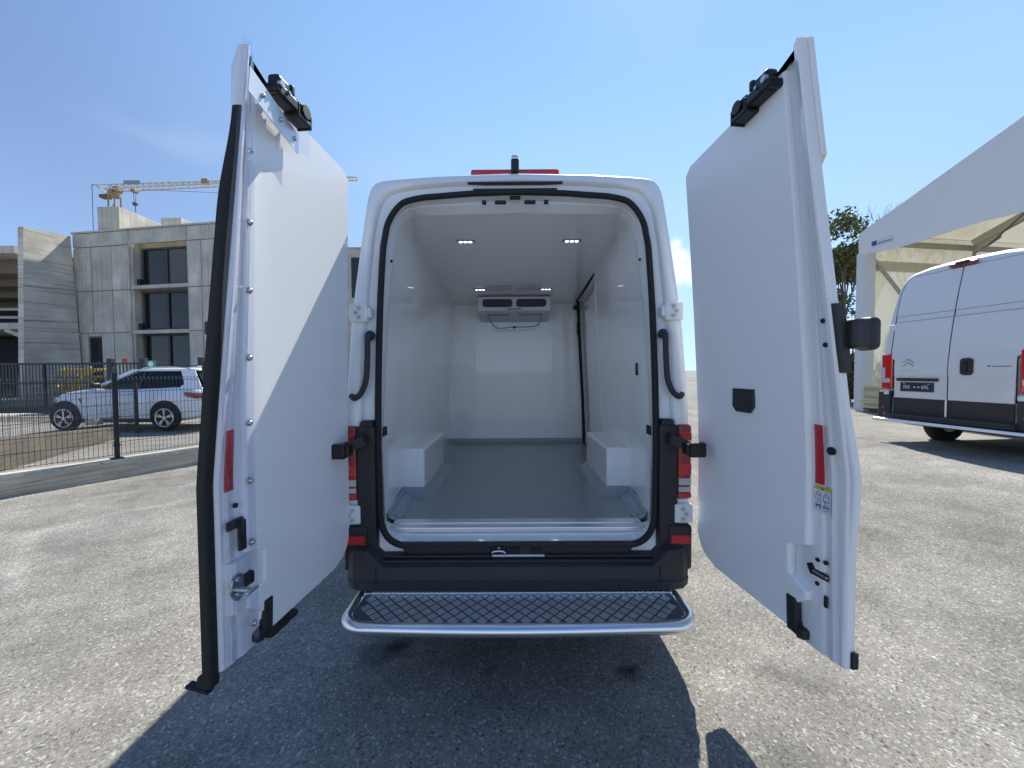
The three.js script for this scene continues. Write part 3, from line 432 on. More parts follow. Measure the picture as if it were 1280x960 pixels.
      const lp = mat4(new THREE.CylinderGeometry(0.05, 0.05, 0.008, 28), 0, 0, 0, Math.PI / 2); lp.scale(0.62, 1, 1); lp.translate(s * 0.815, 0.855, -0.004);
      const lpm = part(t, 'striker_plate', lp, M.steel);
      part(lpm, 'striker_bar', [box(0.02, 0.013, 0.085, s * 0.83, 0.855, 0.03, 0.005), box(0.055, 0.012, 0.014, s * 0.83, 0.855, 0.065, 0.005)], M.steel);
      for (const y of [0.882, 0.828]) part(lpm, 'plate_screw', cyl(0.010, 0.008, s * 0.815, y, 0.002, Math.PI / 2, 0, 0, 12), M.alu);
      part(t, 'rubber_stop', [box(0.045, 0.05, 0.04, s * 0.765, 0.86, -0.012, 0.01), ], M.rubber);
      part(t, 'catch', [box(0.075, 0.035, 0.012, s * 0.806, 1.085, -0.016, 0.006), box(0.034, 0.115, 0.014, s * 0.782, 1.035, -0.010, 0.006)], M.rubber);
      part(t, 'panel_plug', cyl(0.009, 0.008, s * 0.795, 1.15, -0.022, Math.PI / 2, 0, 0, 14), M.rubber);
      part(t, 'lower_stop', [box(0.13, 0.045, 0.06, s * 0.60, 0.568, -0.02, 0.02), box(0.05, 0.03, 0.05, s * 0.54, 0.578, 0.0, 0.012)], M.rubber);
    }
    return t;
  }
  door(1, 1.03, 0.112, true);
  door(-1, 0.962, 0.09, false);
}
// ------------------------------------------------------------------ concrete and other background materials
const concTile = cloudTile(512, 5, 5, (v, i, j) => { const l = 205 + (v - 0.5) * 80; return [l * 1.0, l * 0.97, l * 0.90]; });
const streaky = canvas(512, 512, (c) => { c.drawImage(concTile, 0, 0); for (let k = 0; k < 260; k++) { const x = rnd() * 512, w = rr(1, 7), y = rnd() * 512, h = rr(40, 300), a = rr(0.02, 0.11); c.fillStyle = rnd() < 0.65 ? `rgba(70,64,54,${a})` : `rgba(215,210,200,${a})`; c.fillRect(x, y, w, h); c.fillRect(x, y - 512, w, h); } for (let k = 0; k < 40; k++) { c.fillStyle = 'rgba(60,56,50,.35)'; c.beginPath(); c.arc(rnd() * 512, rnd() * 512, rr(1, 2.5), 0, 6.3); c.fill(); } });
const boarded = canvas(512, 512, (c) => { c.drawImage(concTile, 0, 0); for (let k = 0; k < 120; k++) { const y = rnd() * 512, h = rr(1, 9), x = rnd() * 512, w = rr(80, 500); c.fillStyle = rnd() < 0.6 ? `rgba(66,62,56,${rr(0.04, 0.2)})` : `rgba(210,206,198,${rr(0.04, 0.15)})`; c.save(); c.translate(x, y); c.rotate(rr(0.02, 0.09)); c.fillRect(0, 0, w, h); c.fillRect(-512, 0, w, h); c.restore(); } });
Object.assign(M, {
  conc: std(0xffffff, 0.9, { map: tex(streaky, { rep: [0.16, 0.16] }), bumpMap: tex(concTile, { srgb: false, rep: [0.3, 0.3] }), bumpScale: 0.008, color: lin(0.92, 0.92, 0.90) }),
  conc2: std(0xffffff, 0.9, { map: tex(streaky, { rep: [0.11, 0.13] }), bumpMap: tex(concTile, { srgb: false, rep: [0.3, 0.3] }), bumpScale: 0.008, color: lin(0.87, 0.87, 0.86) }),
  concBoard: std(0xffffff, 0.92, { map: tex(boarded, { rep: [0.14, 0.14] }), color: lin(0.98, 0.97, 0.95) }),
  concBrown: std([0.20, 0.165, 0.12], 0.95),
  kerbC: std(0xffffff, 0.95, { map: tex(boarded, { rep: [0.5, 0.9] }), bumpMap: tex(concTile, { srgb: false, rep: [1.1, 1.1] }), bumpScale: 0.03, color: lin(0.74, 0.72, 0.68) }),
  carPaint: phys([0.72, 0.74, 0.77], 0.4, { clearcoat: 0.7, clearcoatRoughness: 0.08 }),
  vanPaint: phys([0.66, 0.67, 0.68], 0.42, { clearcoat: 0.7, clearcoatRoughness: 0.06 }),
  rampShadeC: std(0xffffff, 0.95, { map: tex(boarded, { rep: [0.5, 0.7] }), color: lin(0.22, 0.20, 0.185) }),  // ramp wall concrete darkened: shade of its face put into the colour
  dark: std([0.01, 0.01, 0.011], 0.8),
  frame: std([0.018, 0.019, 0.021], 0.45),
  pane: phys([0.016, 0.019, 0.019], 0.06, { specularIntensity: 0.7 }),
  paneReflect: phys([0.10, 0.103, 0.10], 0.12, { specularIntensity: 0.4 }),  // paler grey: sky reflections painted into the glass colour
  fence: std([0.034, 0.04, 0.043], 0.5, { metalness: 0.3 }),
  fenceDark: std([0.022, 0.026, 0.03], 0.5, { metalness: 0.3 }),
  crane: std([0.36, 0.25, 0.12], 0.7), craneLight: std([0.60, 0.56, 0.46], 0.6), craneGrey: std([0.3, 0.3, 0.3], 0.7), rope: std([0.10, 0.10, 0.11], 0.7),
  yellow: std([0.50, 0.34, 0.05], 0.6), yellowDark: std([0.16, 0.11, 0.03], 0.7),
  cloth: phys([0.74, 0.75, 0.76], 0.55, { transmission: 0.10, thickness: 0 }),
  clothWarm: phys([0.82, 0.76, 0.58], 0.75, { transmission: 0.35, thickness: 0, side: THREE.DoubleSide }),
  tentAlu: std([0.62, 0.63, 0.64], 0.45, { metalness: 0.2 }),
  tentAluDull: std([0.42, 0.40, 0.36], 0.6, { metalness: 0.3 }),
  cream: std([0.58, 0.54, 0.36], 0.75), creamDark: std([0.42, 0.40, 0.27], 0.8),
  wood: std([0.28, 0.17, 0.08], 0.85),
  bark: std([0.10, 0.085, 0.07], 0.95), barkGrey: std([0.16, 0.15, 0.14], 0.95),
});
const leafMat = (c) => phys(c, 0.7, { transmission: 0.3, thickness: 0, side: THREE.DoubleSide, vertexColors: true });

// ------------------------------------------------------------------ left: kerb, mesh fence, ramp wall, bar fence
const K0 = V(-8.6, 0, 0.30), K1 = V(-3.9, 0, -7.8);           // foot of the kerb, near left to far right
{
  const d = K1.clone().sub(K0), L = d.length(), yaw = Math.atan2(-d.z, d.x);
  const n = 90, rings = [];
  for (let i = 0; i <= n; i++) { const x = i / n * L, w = (o) => 0.012 * fbm(x * 2.2, o, 3, 3); const sec = [[0, 0], [0.012 + w(1), 0.16], [0.0 + w(2), 0.26], [0.035 + w(4), 0.295 + w(5)], [0.26, 0.30 + w(6)], [0.30, 0.28], [0.31, -0.02], [0, -0.02]]; rings.push(sec.map(([o, y]) => V(x, y, -o))); }
  const g = outward(loft(rings, { capA: true, capB: true, crease: 0.7 })); mat4(g, K0.x, 0, K0.z, 0, yaw, 0); triUV(g, 1);
  structure('kerb', triUV(g, 1), M.kerbC);
  // mesh fence standing on the kerb
  const f = thing('mesh_fence', 'dark green wire mesh fence standing on the low concrete kerb', 'fence', [K0.x, 0, K0.z], yaw);
  const base = 0.30, top = 1.60, zc = -0.13;
  const postX = []; { const p = at(148, 520, -3.7), u = d.clone().normalize(), along = (q) => q.clone().sub(K0).dot(u); // the post that shows, then its fellows every 2.5 m
    // intersect the sight line with the fence line
    let best = 0, bd = 1e9; for (let t = 0; t < L; t += 0.01) { const q = K0.clone().addScaledVector(u, t); q.y = 0.3; const v = q.clone().project(camera); const px = (v.x + 1) * 640; if (Math.abs(px - 150) < bd && v.z < 1) { bd = Math.abs(px - 150); best = t; } } for (let k = 0; k <= 3; k++) { const t = best + k * 2.5; if (t > 0.05 && t < L - 0.05) postX.push(t); } }
  for (const x of postX) { const p = part(f, 'post', bb(x - 0.03, x + 0.03, base, top + 0.07, zc - 0.02, zc + 0.03, 0.004), M.fenceDark); part(p, 'base_plate', bb(x - 0.07, x + 0.07, base - 0.004, base + 0.014, zc - 0.07, zc + 0.07, 0.003), M.fenceDark); for (const y of [0.5, 0.95, 1.45]) part(p, 'clamp', bb(x - 0.036, x + 0.036, y, y + 0.03, zc - 0.025, zc + 0.036), M.fenceDark); }
  const w = []; for (let x = 0.02; x < L; x += 0.052) w.push(box(0.0045, top - base - 0.04, 0.0045, x, (top + base) / 2 + 0.02, zc));
  for (const y of [0.36, 0.56, 0.76, 0.96, 1.16, 1.36, 1.54]) for (const o of [-0.006, 0.006]) w.push(box(L, 0.006, 0.006, L / 2, y, zc + o));
  for (let x = 0.02; x < L; x += 0.052) w.push(box(0.006, 0.006, 0.09, x + 0.0, top - 0.02, zc, 0, 0.5));
  const mp = part(f, 'wire_mesh', w, M.fence); mp.userData.kind = 'stuff';
}
{ // low ramp wall
  const A = at(-40, 594, 2.2 - 6.1), B = at(136, 546, 2.2 - 9.7); A.y = B.y = 0;
  const d = B.clone().sub(A), L = d.length(), yaw = Math.atan2(-d.z, d.x);
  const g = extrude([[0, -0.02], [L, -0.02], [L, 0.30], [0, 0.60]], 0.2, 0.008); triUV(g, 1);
  const m = single('ramp_wall', mat4(triUV(g), A.x, 0, A.z, 0, yaw, 0), M.rampShadeC, 'low sloping concrete ramp wall behind the mesh fence', 'wall'); 
  const blk = single('concrete_block', box(0.28, 0.16, 0.2, 0, 0.08, 0, 0.01), M.kerbC, 'small concrete block at the end of the low ramp wall', 'block'); const p = at(118, 536, 2.2 - 10.2); blk.position.set(p.x, 0.30, p.z);
  const f = thing('ramp_fence', 'thin wire fence with a dark post behind the ramp wall', 'fence', [A.x, 0, A.z - 0.5], yaw);
  part(f, 'post', bb(L + 0.42, L + 0.5, 0.0, 1.42, -0.03, 0.03), M.fence);
  const w = []; for (let x = L - 4.5; x < L + 0.45; x += 0.055) w.push(box(0.005, 1.2, 0.005, x, 0.80, 0)); for (let y = 0.3; y < 1.4; y += 0.2) w.push(box(4.95, 0.006, 0.006, L - 2.02, y, 0));
  const mp = part(f, 'wire_mesh', w, M.fence); mp.userData.kind = 'stuff';
}
{ // sliding bar fence on the far side of the yard
  const z = -12.6, A = at(-60, 455, z), B = at(131, 449, z), x0 = A.x, x1 = B.x;
  const f = thing('bar_fence', 'tall grey gate of upright bars in front of the concrete building', 'gate', [0, 0, z]);
  part(f, 'top_rail', bb(x0, x1, 2.02, 2.10, -0.03, 0.03), M.fence);
  part(f, 'bottom_rail', bb(x0, x1, 0.16, 0.40, -0.04, 0.04), M.fenceDark);
  part(f, 'mid_rail', bb(x0, x1, 1.28, 1.33, -0.025, 0.025), M.fence);
  const bars = []; for (let x = x0; x < x1; x += 0.13) bars.push(box(0.03, 1.64, 0.03, x, 1.21, 0)); const b = part(f, 'bar', bars, M.fence); b.userData.kind = 'stuff';
  for (const px of [55]) { const p = at(px, 450, z); part(f, 'stile', bb(p.x - 0.05, p.x + 0.05, 0.1, 2.06, -0.045, 0.045), M.fenceDark); }
  const g = thing('side_gate', 'narrow barred gate between two posts behind the white car', 'gate', [0, 0, z - 0.1]);
  const C = at(135, 447, z), D = at(176, 445, z);
  for (const p of [C, D]) part(g, 'post', bb(p.x - 0.09, p.x + 0.09, 0, 2.26, -0.09, 0.09, 0.01), M.fence);
  part(g, 'rail', bb(C.x + 0.09, D.x - 0.09, 2.03, 2.09, -0.03, 0.03), M.fence); part(g, 'rail', bb(C.x + 0.09, D.x - 0.09, 0.14, 0.2, -0.03, 0.03), M.fence);
  const gb = []; for (let x = C.x + 0.2; x < D.x - 0.1; x += 0.14) gb.push(box(0.03, 1.9, 0.03, x, 1.1, 0)); part(g, 'bar', gb, M.fence).userData.kind = 'stuff';
  const rs = at(156, 451, z), rsg = thing('red_sign', 'small red sign hung on the narrow barred gate', 'sign', [rs.x, rs.y, z]); part(rsg, 'sign_panel', box(0.20, 0.17, 0.02), std([0.42, 0.03, 0.02], 0.5)); part(rsg, 'sign_mark', box(0.12, 0.02, 0.006, 0, 0.0, 0.012), std([0.5, 0.2, 0.15], 0.5));
  const gs = at(189, 455, z + 0.5), gsg = thing('green_sign', 'small green and white sign above the roof of the white car', 'sign', [gs.x, gs.y, z + 0.5]); part(gsg, 'sign_panel', box(0.34, 0.27, 0.02), std([0.02, 0.25, 0.14], 0.5)); part(gsg, 'sign_disc', cyl(0.1, 0.006, 0, 0, 0.013, Math.PI / 2), std([0.7, 0.75, 0.72], 0.5)); part(gsg, 'sign_post', bb(-0.02, 0.02, -gs.y, -0.13, -0.03, -0.011), M.fence);
  const E = at(251, 447, z); const ep = thing('fence_post', 'dark fence post just left of the open left door', 'post', [E.x, 0, z]); part(ep, 'post', bb(-0.07, 0.07, 0, 2.24, -0.07, 0.07), M.fenceDark); part(ep, 'cap', bb(-0.08, 0.08, 2.24, 2.27, -0.08, 0.08), M.fenceDark); part(ep, 'wire', [1.75, 1.95].map((y) => bb(D.x - E.x, 0, y, y + 0.03, -0.01, 0.01))[1], M.fence);
  // pale paving and grass strip behind the gate
  structure('pavement', bb(-60, -8, -0.05, 0.012, -15.2, -13.1), std([0.42, 0.41, 0.38], 0.9));
  const gr = []; for (let k = 0; k < 5000; k++) { const x = rr(-34, -14), zz = rr(-16.6, -15.3), h = rr(0.1, 0.28); const t = new THREE.BufferGeometry(); t.setAttribute('position', new THREE.Float32BufferAttribute([x - 0.02, 0, zz, x + 0.02, 0, zz, x + rr(-0.06, 0.06), h, zz + rr(-0.05, 0.05)], 3)); t.computeVertexNormals(); gr.push(t); }
  const grass = part(scene, 'grass', gr, std([0.10, 0.14, 0.03], 0.8, { side: THREE.DoubleSide })); grass.userData.kind = 'stuff'; tag(grass, 'strip of rough grass behind the barred gate', 'grass');
  // yellow formwork gear stacked by the building
  const y0 = thing('formwork_stack', 'stack of yellow steel formwork frames behind the barred gate', 'formwork', [at(104, 480, -14.6).x, 0, -14.6]);
  for (let i = 0; i < 5; i++) { const h = 0.55 + i * 0.32; part(y0, 'frame_bar', [box(2.0 - i * 0.12, 0.09, 0.09, rr(-0.2, 0.2), h, 0.2), box(2.0 - i * 0.12, 0.09, 0.09, rr(-0.2, 0.2), h, -0.5), ...[-0.8, -0.4, 0, 0.4, 0.8].map((x) => box(0.07, 0.06, 0.8, x, h + 0.05, -0.15))], i % 2 ? M.yellowDark : M.yellow); }
  for (let i = 0; i < 9; i++) part(y0, 'prop', bar(V(rr(-1.1, 1.1), rr(0.2, 0.9), 0.35), V(rr(-1.1, 1.1), rr(1.4, 2.0), rr(-0.3, 0.35)), 0.04), M.yellow);
  part(y0, 'skid', bb(-1.1, 1.1, 0, 0.5, -0.6, 0.3), M.yellowDark);
}

// ------------------------------------------------------------------ silver-white car behind the fence
{
  const c = thing('parked_car', 'white sport utility car parked side-on behind the mesh fence', 'car', [-11.32, 0.03, -9.6], 0.0);
  const hwS = 0.95;
  // lower body: stations along x (front at -), each a half section mirrored
  const st = [[-1.97, 0.36, 0.66, 0.52], [-1.93, 0.28, 0.90, 0.72], [-1.82, 0.25, 1.02, 0.83], [-1.55, 0.24, 1.09, 0.92], [-1.1, 0.24, 1.16, 0.945], [-0.7, 0.25, 1.20, 0.95], [0.2, 0.25, 1.20, 0.95], [1.2, 0.25, 1.22, 0.955], [1.75, 0.27, 1.24, 0.95], [2.2, 0.33, 1.22, 0.90], [2.45, 0.40, 1.14, 0.80], [2.58, 0.48, 1.02, 0.68]];
  const cr = new THREE.CatmullRomCurve3(st.map((a) => V(a[0], a[1], a[2])), false, 'centripetal'), ch = new THREE.CatmullRomCurve3(st.map((a) => V(a[0], a[3], 0)), false, 'centripetal');
  const fine = [...Array(67)].map((_, i) => { const p = cr.getPoint(i / 66), h = ch.getPoint(i / 66); return [p.x, p.y, p.z, h.y]; });
  const rings = fine.map(([x, yb, yt, hw]) => { const h = [[0, yb], [hw - 0.16, yb], [hw - 0.05, yb + 0.07], [hw - 0.015, lerp(yb, yt, 0.35)], [hw, lerp(yb, yt, 0.62)], [hw - 0.03, lerp(yb, yt, 0.82)], [hw - 0.09, yt - 0.03], [hw - 0.16, yt], [0, yt + 0.03]]; return mirror(h).map(([z, y]) => V(x, y, z)); });
  part(c, 'body', outward(loft(rings, { capA: true, capB: true, crease: 0.8 })), M.carPaint);
  const gh = (y) => lerp(0.84, 0.62, (y - 1.16) / 0.56);
  const ghR = [[1.14, -0.86, 2.36], [1.3, -0.58, 2.25], [1.5, -0.22, 2.10], [1.66, 0.16, 1.96], [1.72, 0.42, 1.86]].map(([y, a, b]) => { const w = gh(y); return [[a, 0], [a + 0.04, w * 0.6], [a + 0.2, w * 0.96], [a + 0.45, w], [b - 0.45, w], [b - 0.15, w * 0.95], [b, w * 0.6], [b, 0], [b, -w * 0.6], [b - 0.15, -w * 0.95], [b - 0.45, -w], [a + 0.45, -w], [a + 0.2, -w * 0.96], [a + 0.04, -w * 0.6]].map(([x, z]) => V(x, y, z)); });
  part(c, 'greenhouse', outward(loft(ghR, { crease: 0.5 })), M.glassDark);
  const roofR = [[1.70, 0.30, 1.92, 1], [1.755, 0.40, 1.98, 0.98], [1.785, 0.6, 1.90, 0.8], [1.80, 0.9, 1.6, 0.4]].map(([y, a, b, k]) => { const w = 0.63 * k; return rrect(a, b, -w, w, Math.min(0.2, w * 0.6)).map(([x, z]) => V(x, y, z)); });
  part(c, 'roof', outward(loft(roofR, { capA: true, capB: true, crease: 0.8 })), M.paint);
  const pil = (pts, dz = 0.008) => { const s = extrude(pts, 0.012, 0.003); const p = s.attributes.position; for (let i = 0; i < p.count; i++) p.setZ(i, gh(p.getY(i)) + dz + p.getZ(i)); s.computeVertexNormals(); return s; };
  for (const sd of [1, -1]) {
    const put = (n, pts, mat, dz) => { const g = pil(pts, dz); if (sd < 0) g.scale(1, 1, -1); return part(c, n, g, mat); };
    put('pillar', [[-0.86, 1.15], [-0.74, 1.15], [0.36, 1.70], [0.52, 1.75], [0.2, 1.75]], M.paint);
    put('pillar', [[1.66, 1.72], [2.06, 1.72], [2.44, 1.16], [1.7, 1.16], [1.86, 1.32]], M.paint);
    put('pillar', [[0.55, 1.18], [0.63, 1.18], [0.67, 1.70], [0.60, 1.70]], M.blackPlastic, 0.004);
    part(c, 'roof_rail', tube([[0.45, 1.75, sd * 0.60], [0.6, 1.80, sd * 0.60], [1.2, 1.82, sd * 0.60], [1.75, 1.79, sd * 0.60], [1.88, 1.75, sd * 0.60]], 0.018, 30, 8), M.steel);
    part(c, 'mirror', box(0.16, 0.16, 0.24, -0.46, 1.30, sd * 1.02, 0.06), M.blackPlastic);
    part(c, 'sill', bb(-1.0, 1.05, 0.24, 0.35, sd * 0.86, sd * 0.952, 0.02), M.blackPlastic);
    const tl = part(c, 'tail_light', mat4(extrude([[1.98, 1.10], [2.50, 1.04], [2.52, 0.93], [2.26, 0.90], [2.02, 0.98]], 0.06, 0.015), 0, 0, 0), M.redLensDark); const tp = tl.geometry.attributes.position; for (let i = 0; i < tp.count; i++) { const x = tp.getX(i); tp.setZ(i, sd * (lerp(0.925, 0.755, sm(1.95, 2.55, x)) + tp.getZ(i) - 0.02)); } tl.geometry.computeVertexNormals();
    part(c, 'front_light', mat4(new RoundedBoxGeometry(0.3, 0.14, 0.1, 2, 0.04), -1.76, 0.88, sd * 0.74, 0, sd * 0.7, 0), M.clearLens);
    part(c, 'door_handle', box(0.2, 0.03, 0.03, 0.36, 1.03, sd * 0.955, 0.01), M.paint); part(c, 'door_handle', box(0.2, 0.03, 0.03, 1.25, 1.05, sd * 0.955, 0.01), M.paint);
    part(c, 'side_vent', box(0.03, 0.16, 0.02, -0.98, 0.86, sd * 0.945, 0.008, 0, 0, 0.3), M.blackPlastic);
    part(c, 'door_gap', [bb(-0.62, -0.614, 0.36, 1.16, sd * 0.935, sd * 0.9555), bb(0.58, 0.586, 0.36, 1.16, sd * 0.94, sd * 0.9575)][1], M.rubber);
    for (const x of [-1.44, 1.42]) {
      part(c, 'wheel_arch', mat4(new THREE.CylinderGeometry(0.425, 0.425, 0.10, 40, 1, false), x, 0.44, sd * 0.912, Math.PI / 2), M.rubber);
      const w = part(c, 'wheel', mat4(new THREE.TorusGeometry(0.30, 0.085, 12, 40), x, 0.37, sd * 0.90), M.tyre);
      part(w, 'brake_disc', cyl(0.2, 0.03, x, 0.37, sd * 0.92, Math.PI / 2, 0, 0, 28), std([0.05, 0.05, 0.05], 0.5));
      const sp = [mat4(new THREE.TorusGeometry(0.255, 0.022, 8, 40), x, 0.37, sd * 0.972)]; for (let k = 0; k < 5; k++) for (const o of [-0.13, 0.13]) { const a = k / 5 * 2 * Math.PI + 0.3; sp.push(quadBar(V(x + Math.cos(a) * 0.04, 0.37 + Math.sin(a) * 0.04, sd * 0.965), V(x + Math.cos(a + o) * 0.25, 0.37 + Math.sin(a + o) * 0.25, sd * 0.975), 0.022, 0.03)); } sp.push(cyl(0.05, 0.03, x, 0.37, sd * 0.97, Math.PI / 2, 0, 0, 18));
      part(w, 'rim', sp, M.steel);
    }
  }
  part(c, 'rear_window', mat4(box(0.02, 0.5, 1.1, 0, 0, 0, 0.008), 2.18, 1.42, 0, 0, 0, 0.42), M.glassDark);
  part(c, 'roof_spoiler', box(0.26, 0.04, 1.14, 2.0, 1.735, 0, 0.015, 0, 0, -0.12), M.paint);
  part(c, 'exhaust_trim', cyl(0.06, 0.05, 2.50, 0.50, 0.55, 0, 0, Math.PI / 2), M.steel);
  part(c, 'rear_apron', bb(2.2, 2.52, 0.36, 0.5, -0.62, 0.62, 0.03), M.blackPlastic);
  part(c, 'plate', box(0.01, 0.11, 0.5, 2.60, 0.86, 0, 0.003), std([0.7, 0.7, 0.68], 0.5));
  part(c, 'roof_fin', box(0.16, 0.06, 0.04, 1.7, 1.83, 0, 0.018), M.paint);
}

// ------------------------------------------------------------------ concrete building, leaning wall, side wing, crane
{
  const A = at(90, 293, 2.2 - 27.5), B = at(268, 281, 2.2 - 25.7); const topY = A.y; A.y = B.y = 0;
  const d = B.clone().sub(A), yaw = Math.atan2(-d.z, d.x), K = d.length() / 178; // metres along the front per photo pixel
  const b = thing('concrete_building', 'raw concrete three storey building with stacked dark windows left of the van', 'building', [A.x, 0, A.z], yaw);
  const X = (px) => (px - 90) * K, Yp = (py) => 1.64 + (465 - py) * 27.0 / 480;
  const xs = [0, X(113.5), X(140), X(163)], xr = [X(234), X(251), X(268), X(290), X(312)];
  const rows = [0, Yp(413), Yp(360.5), Yp(305.5)], top = topY;
  const rec = 0.6;
  part(b, 'core', [bb(0.15, X(163) - 0.05, 0, top - 0.25, -9, -0.13), bb(X(234) + 0.05, X(312), 0, top - 0.25, -9, -0.13), bb(X(160), X(240), 0, top - 0.25, -9, -rec - 0.25)], M.conc2);
  const panel = (x0, x1, y0, y1, m = M.conc, g = 0.025) => part(b, 'panel', triUV(bb(x0 + g, x1 - g, y0 + g, y1 - g, -0.14, rr(-0.012, 0.012), 0.015)), m);
  for (let r = 0; r < 3; r++) for (let i = 0; i < 3; i++) { if (r === 0 && i === 0) { panel(xs[0], X(106), rows[0], rows[1]); panel(X(124), xs[2] - 0, rows[0], rows[1]); panel(X(106), X(124), Yp(417), rows[1]); continue; } if (r === 0 && i === 1) continue; panel(xs[i], xs[i + 1], rows[r], rows[r + 1], i === 1 ? M.conc2 : M.conc); }
  for (let r = 0; r < 3; r++) for (let i = 0; i < 4; i++) panel(xr[i], xr[i + 1], rows[r], rows[r + 1], i % 2 ? M.conc2 : M.conc);
  for (const [a, e] of [[0, X(163)], [X(163), X(234)], [X(234), X(312)]]) panel(a, e, rows[3], top, M.conc);
  part(b, 'coping', triUV(bb(-0.06, X(312), top, top + 0.12, -0.6, 0.08, 0.02)), M.conc2);
  // door at ground level
  const dr = part(b, 'door', bb(X(107), X(123), 0, Yp(418), -0.128, -0.06), M.frame); part(dr, 'pane', bb(X(109), X(117), 0.3, Yp(421), -0.06, -0.05), M.pane); part(dr, 'handle', bb(X(118), X(118.6), 1.2, 2.6, -0.06, -0.02), M.steel);
  // window bay: reveal, slabs, three windows
  part(b, 'reveal', [triUV(bb(X(163) - 0.05, X(163) + 0.12, 0, rows[3], -rec, -0.14)), triUV(bb(X(234) - 0.12, X(234) + 0.05, 0, rows[3], -rec, -0.14))][0], M.conc);
  part(b, 'reveal', triUV(bb(X(234) - 0.12, X(234) + 0.05, 0, rows[3], -rec, -0.14)), M.conc);
  for (const py of [357, 412]) part(b, 'floor_slab', triUV(bb(X(163), X(234), Yp(py + 3), Yp(py - 1.5), -rec, -0.04, 0.02)), M.conc);
  for (const [y0, y1] of [[Yp(354), Yp(308)], [Yp(409), Yp(362)], [0.2, Yp(415)]]) {
    const x0 = X(169), x1 = X(234) - 0.14, w = x1 - x0, win = part(b, 'window', [bb(x0, x1, y1 - 0.12, y1, -rec - 0.12, -rec + 0.06), bb(x0, x1, y0, y0 + 0.10, -rec - 0.12, -rec + 0.06), bb(x0, x0 + 0.12, y0 + 0.1, y1 - 0.12, -rec - 0.12, -rec + 0.06), bb(x1 - 0.12, x1, y0 + 0.1, y1 - 0.12, -rec - 0.12, -rec + 0.06), bb(x0 + w * 0.46, x0 + w * 0.5, y0 + 0.1, y1 - 0.12, -rec - 0.1, -rec + 0.04), bb(x0 + w * 0.88, x0 + w * 0.92, y0 + 0.1, y1 - 0.12, -rec - 0.1, -rec + 0.04)], M.frame);
    part(win, 'pane', bb(x0 + 0.12, x0 + w * 0.46, y0 + 0.1, y1 - 0.12, -rec - 0.06, -rec - 0.04), M.pane); part(win, 'pane', bb(x0 + w * 0.5, x0 + w * 0.88, y0 + 0.1, y1 - 0.12, -rec - 0.06, -rec - 0.045), y0 > 5 ? M.paneReflect : M.pane); part(win, 'pane', bb(x0 + w * 0.92, x1 - 0.12, y0 + 0.1, y1 - 0.12, -rec - 0.06, -rec - 0.04), M.pane);
    part(win, 'sill_beam', bb(X(164.5), x0, y0, y0 + 0.42, -rec + 0.02, -rec + 0.25), M.frame);
  }
  // boxes on the roof
  const C = at(148, 258, 2.2 - 27.9), hutW = 2.4;
  const hut = (px, py, dep, wl, wr, name) => { const p = at(px, py, 2.2 - dep); const g = bb(-wl, 0, topY - 0.4, p.y, -wr, 0, 0.03); mat4(g, p.x, 0, p.z, 0, 0.0, 0); const inv = new THREE.Matrix4().makeRotationY(yaw).setPosition(A.x, 0, A.z).invert(); g.applyMatrix4(inv); return part(b, name, triUV(g), M.conc); };
  hut(148, 258, 27.9, 1.55, 4.6, 'stair_box'); hut(226, 272, 29.2, 1.5, 2.6, 'roof_box');
  // wing further back, its end shows between the left door and the van
  const wz = -28, W0 = at(285, 312, wz), W1 = at(520, 312, wz), wg = thing('rear_wing', 'concrete building end with dark window seen between left door and van', 'building', [0, 0, wz]);
  part(wg, 'wall', triUV(bb(W0.x, W1.x, 0, W0.y, -6, 0)), M.conc); part(wg, 'coping', triUV(bb(W0.x, W1.x, W0.y, W0.y + 0.1, -6.1, 0.08)), M.conc2);
  const w0 = at(439, 322, wz), w1 = at(470, 372, wz); const ww = part(wg, 'window', bb(w0.x, w1.x, w1.y, w0.y, -0.1, 0.03), M.frame); part(ww, 'pane', bb(w0.x + 0.15, w1.x - 0.15, w1.y + 0.15, w0.y - 0.15, 0.03, 0.045), M.pane);

  // free-standing leaning wall
  const P = at(29, 283, 2.2 - 24.6), Q = at(88, 295, 2.2 - 27.3), P0 = at(22, 455, 2.2 - 24.6), wl = thing('leaning_wall', 'tall board-marked concrete wall, half in shade, left of the concrete building', 'wall');
  const back = V(-0.42, 0, -0.05), Q0 = Q.clone(); Q0.x += 0.5; Q0.y = 0; const Pb = P.clone(); Pb.x -= 0.45; Pb.y = 0;
  const N = 3, face = []; for (let i = 0; i < N; i++) { const a = i / N, e = (i + 1) / N, g = 0.002; const f = (t, u) => Pb.clone().lerp(P, t).lerp(Q0.clone().lerp(Q, t), u); const r0 = [f(a + g / 2, 0), f(a + g / 2, 1), f(e - g / 2, 1), f(e - g / 2, 0)]; const lift = part(wl, 'pour_lift', outward(loft([r0, r0.map((p) => p.clone().add(back))], { capA: true, capB: true, crease: 0.2 })), M.concBoard); lift.geometry = triUV(lift.geometry); }

  // open-fronted side wing at the left edge
  const sw = thing('side_building', 'unfinished concrete building with open bays at the left edge', 'building', [0, 0, -24.5]);
  const sp = (px, py) => at(px, py, -24.5), xr2 = sp(24, 300).x, xl = sp(-760, 300).x;
  part(sw, 'roof_slab', triUV(bb(xl, xr2, sp(0, 318).y, sp(0, 309).y, -9, 0.3)), M.conc2);
  part(sw, 'parapet', triUV(bb(sp(4, 300).x, sp(30, 300).x, sp(0, 307).y, sp(0, 301).y, -7, -2)), std([0.5, 0.45, 0.33], 0.9));
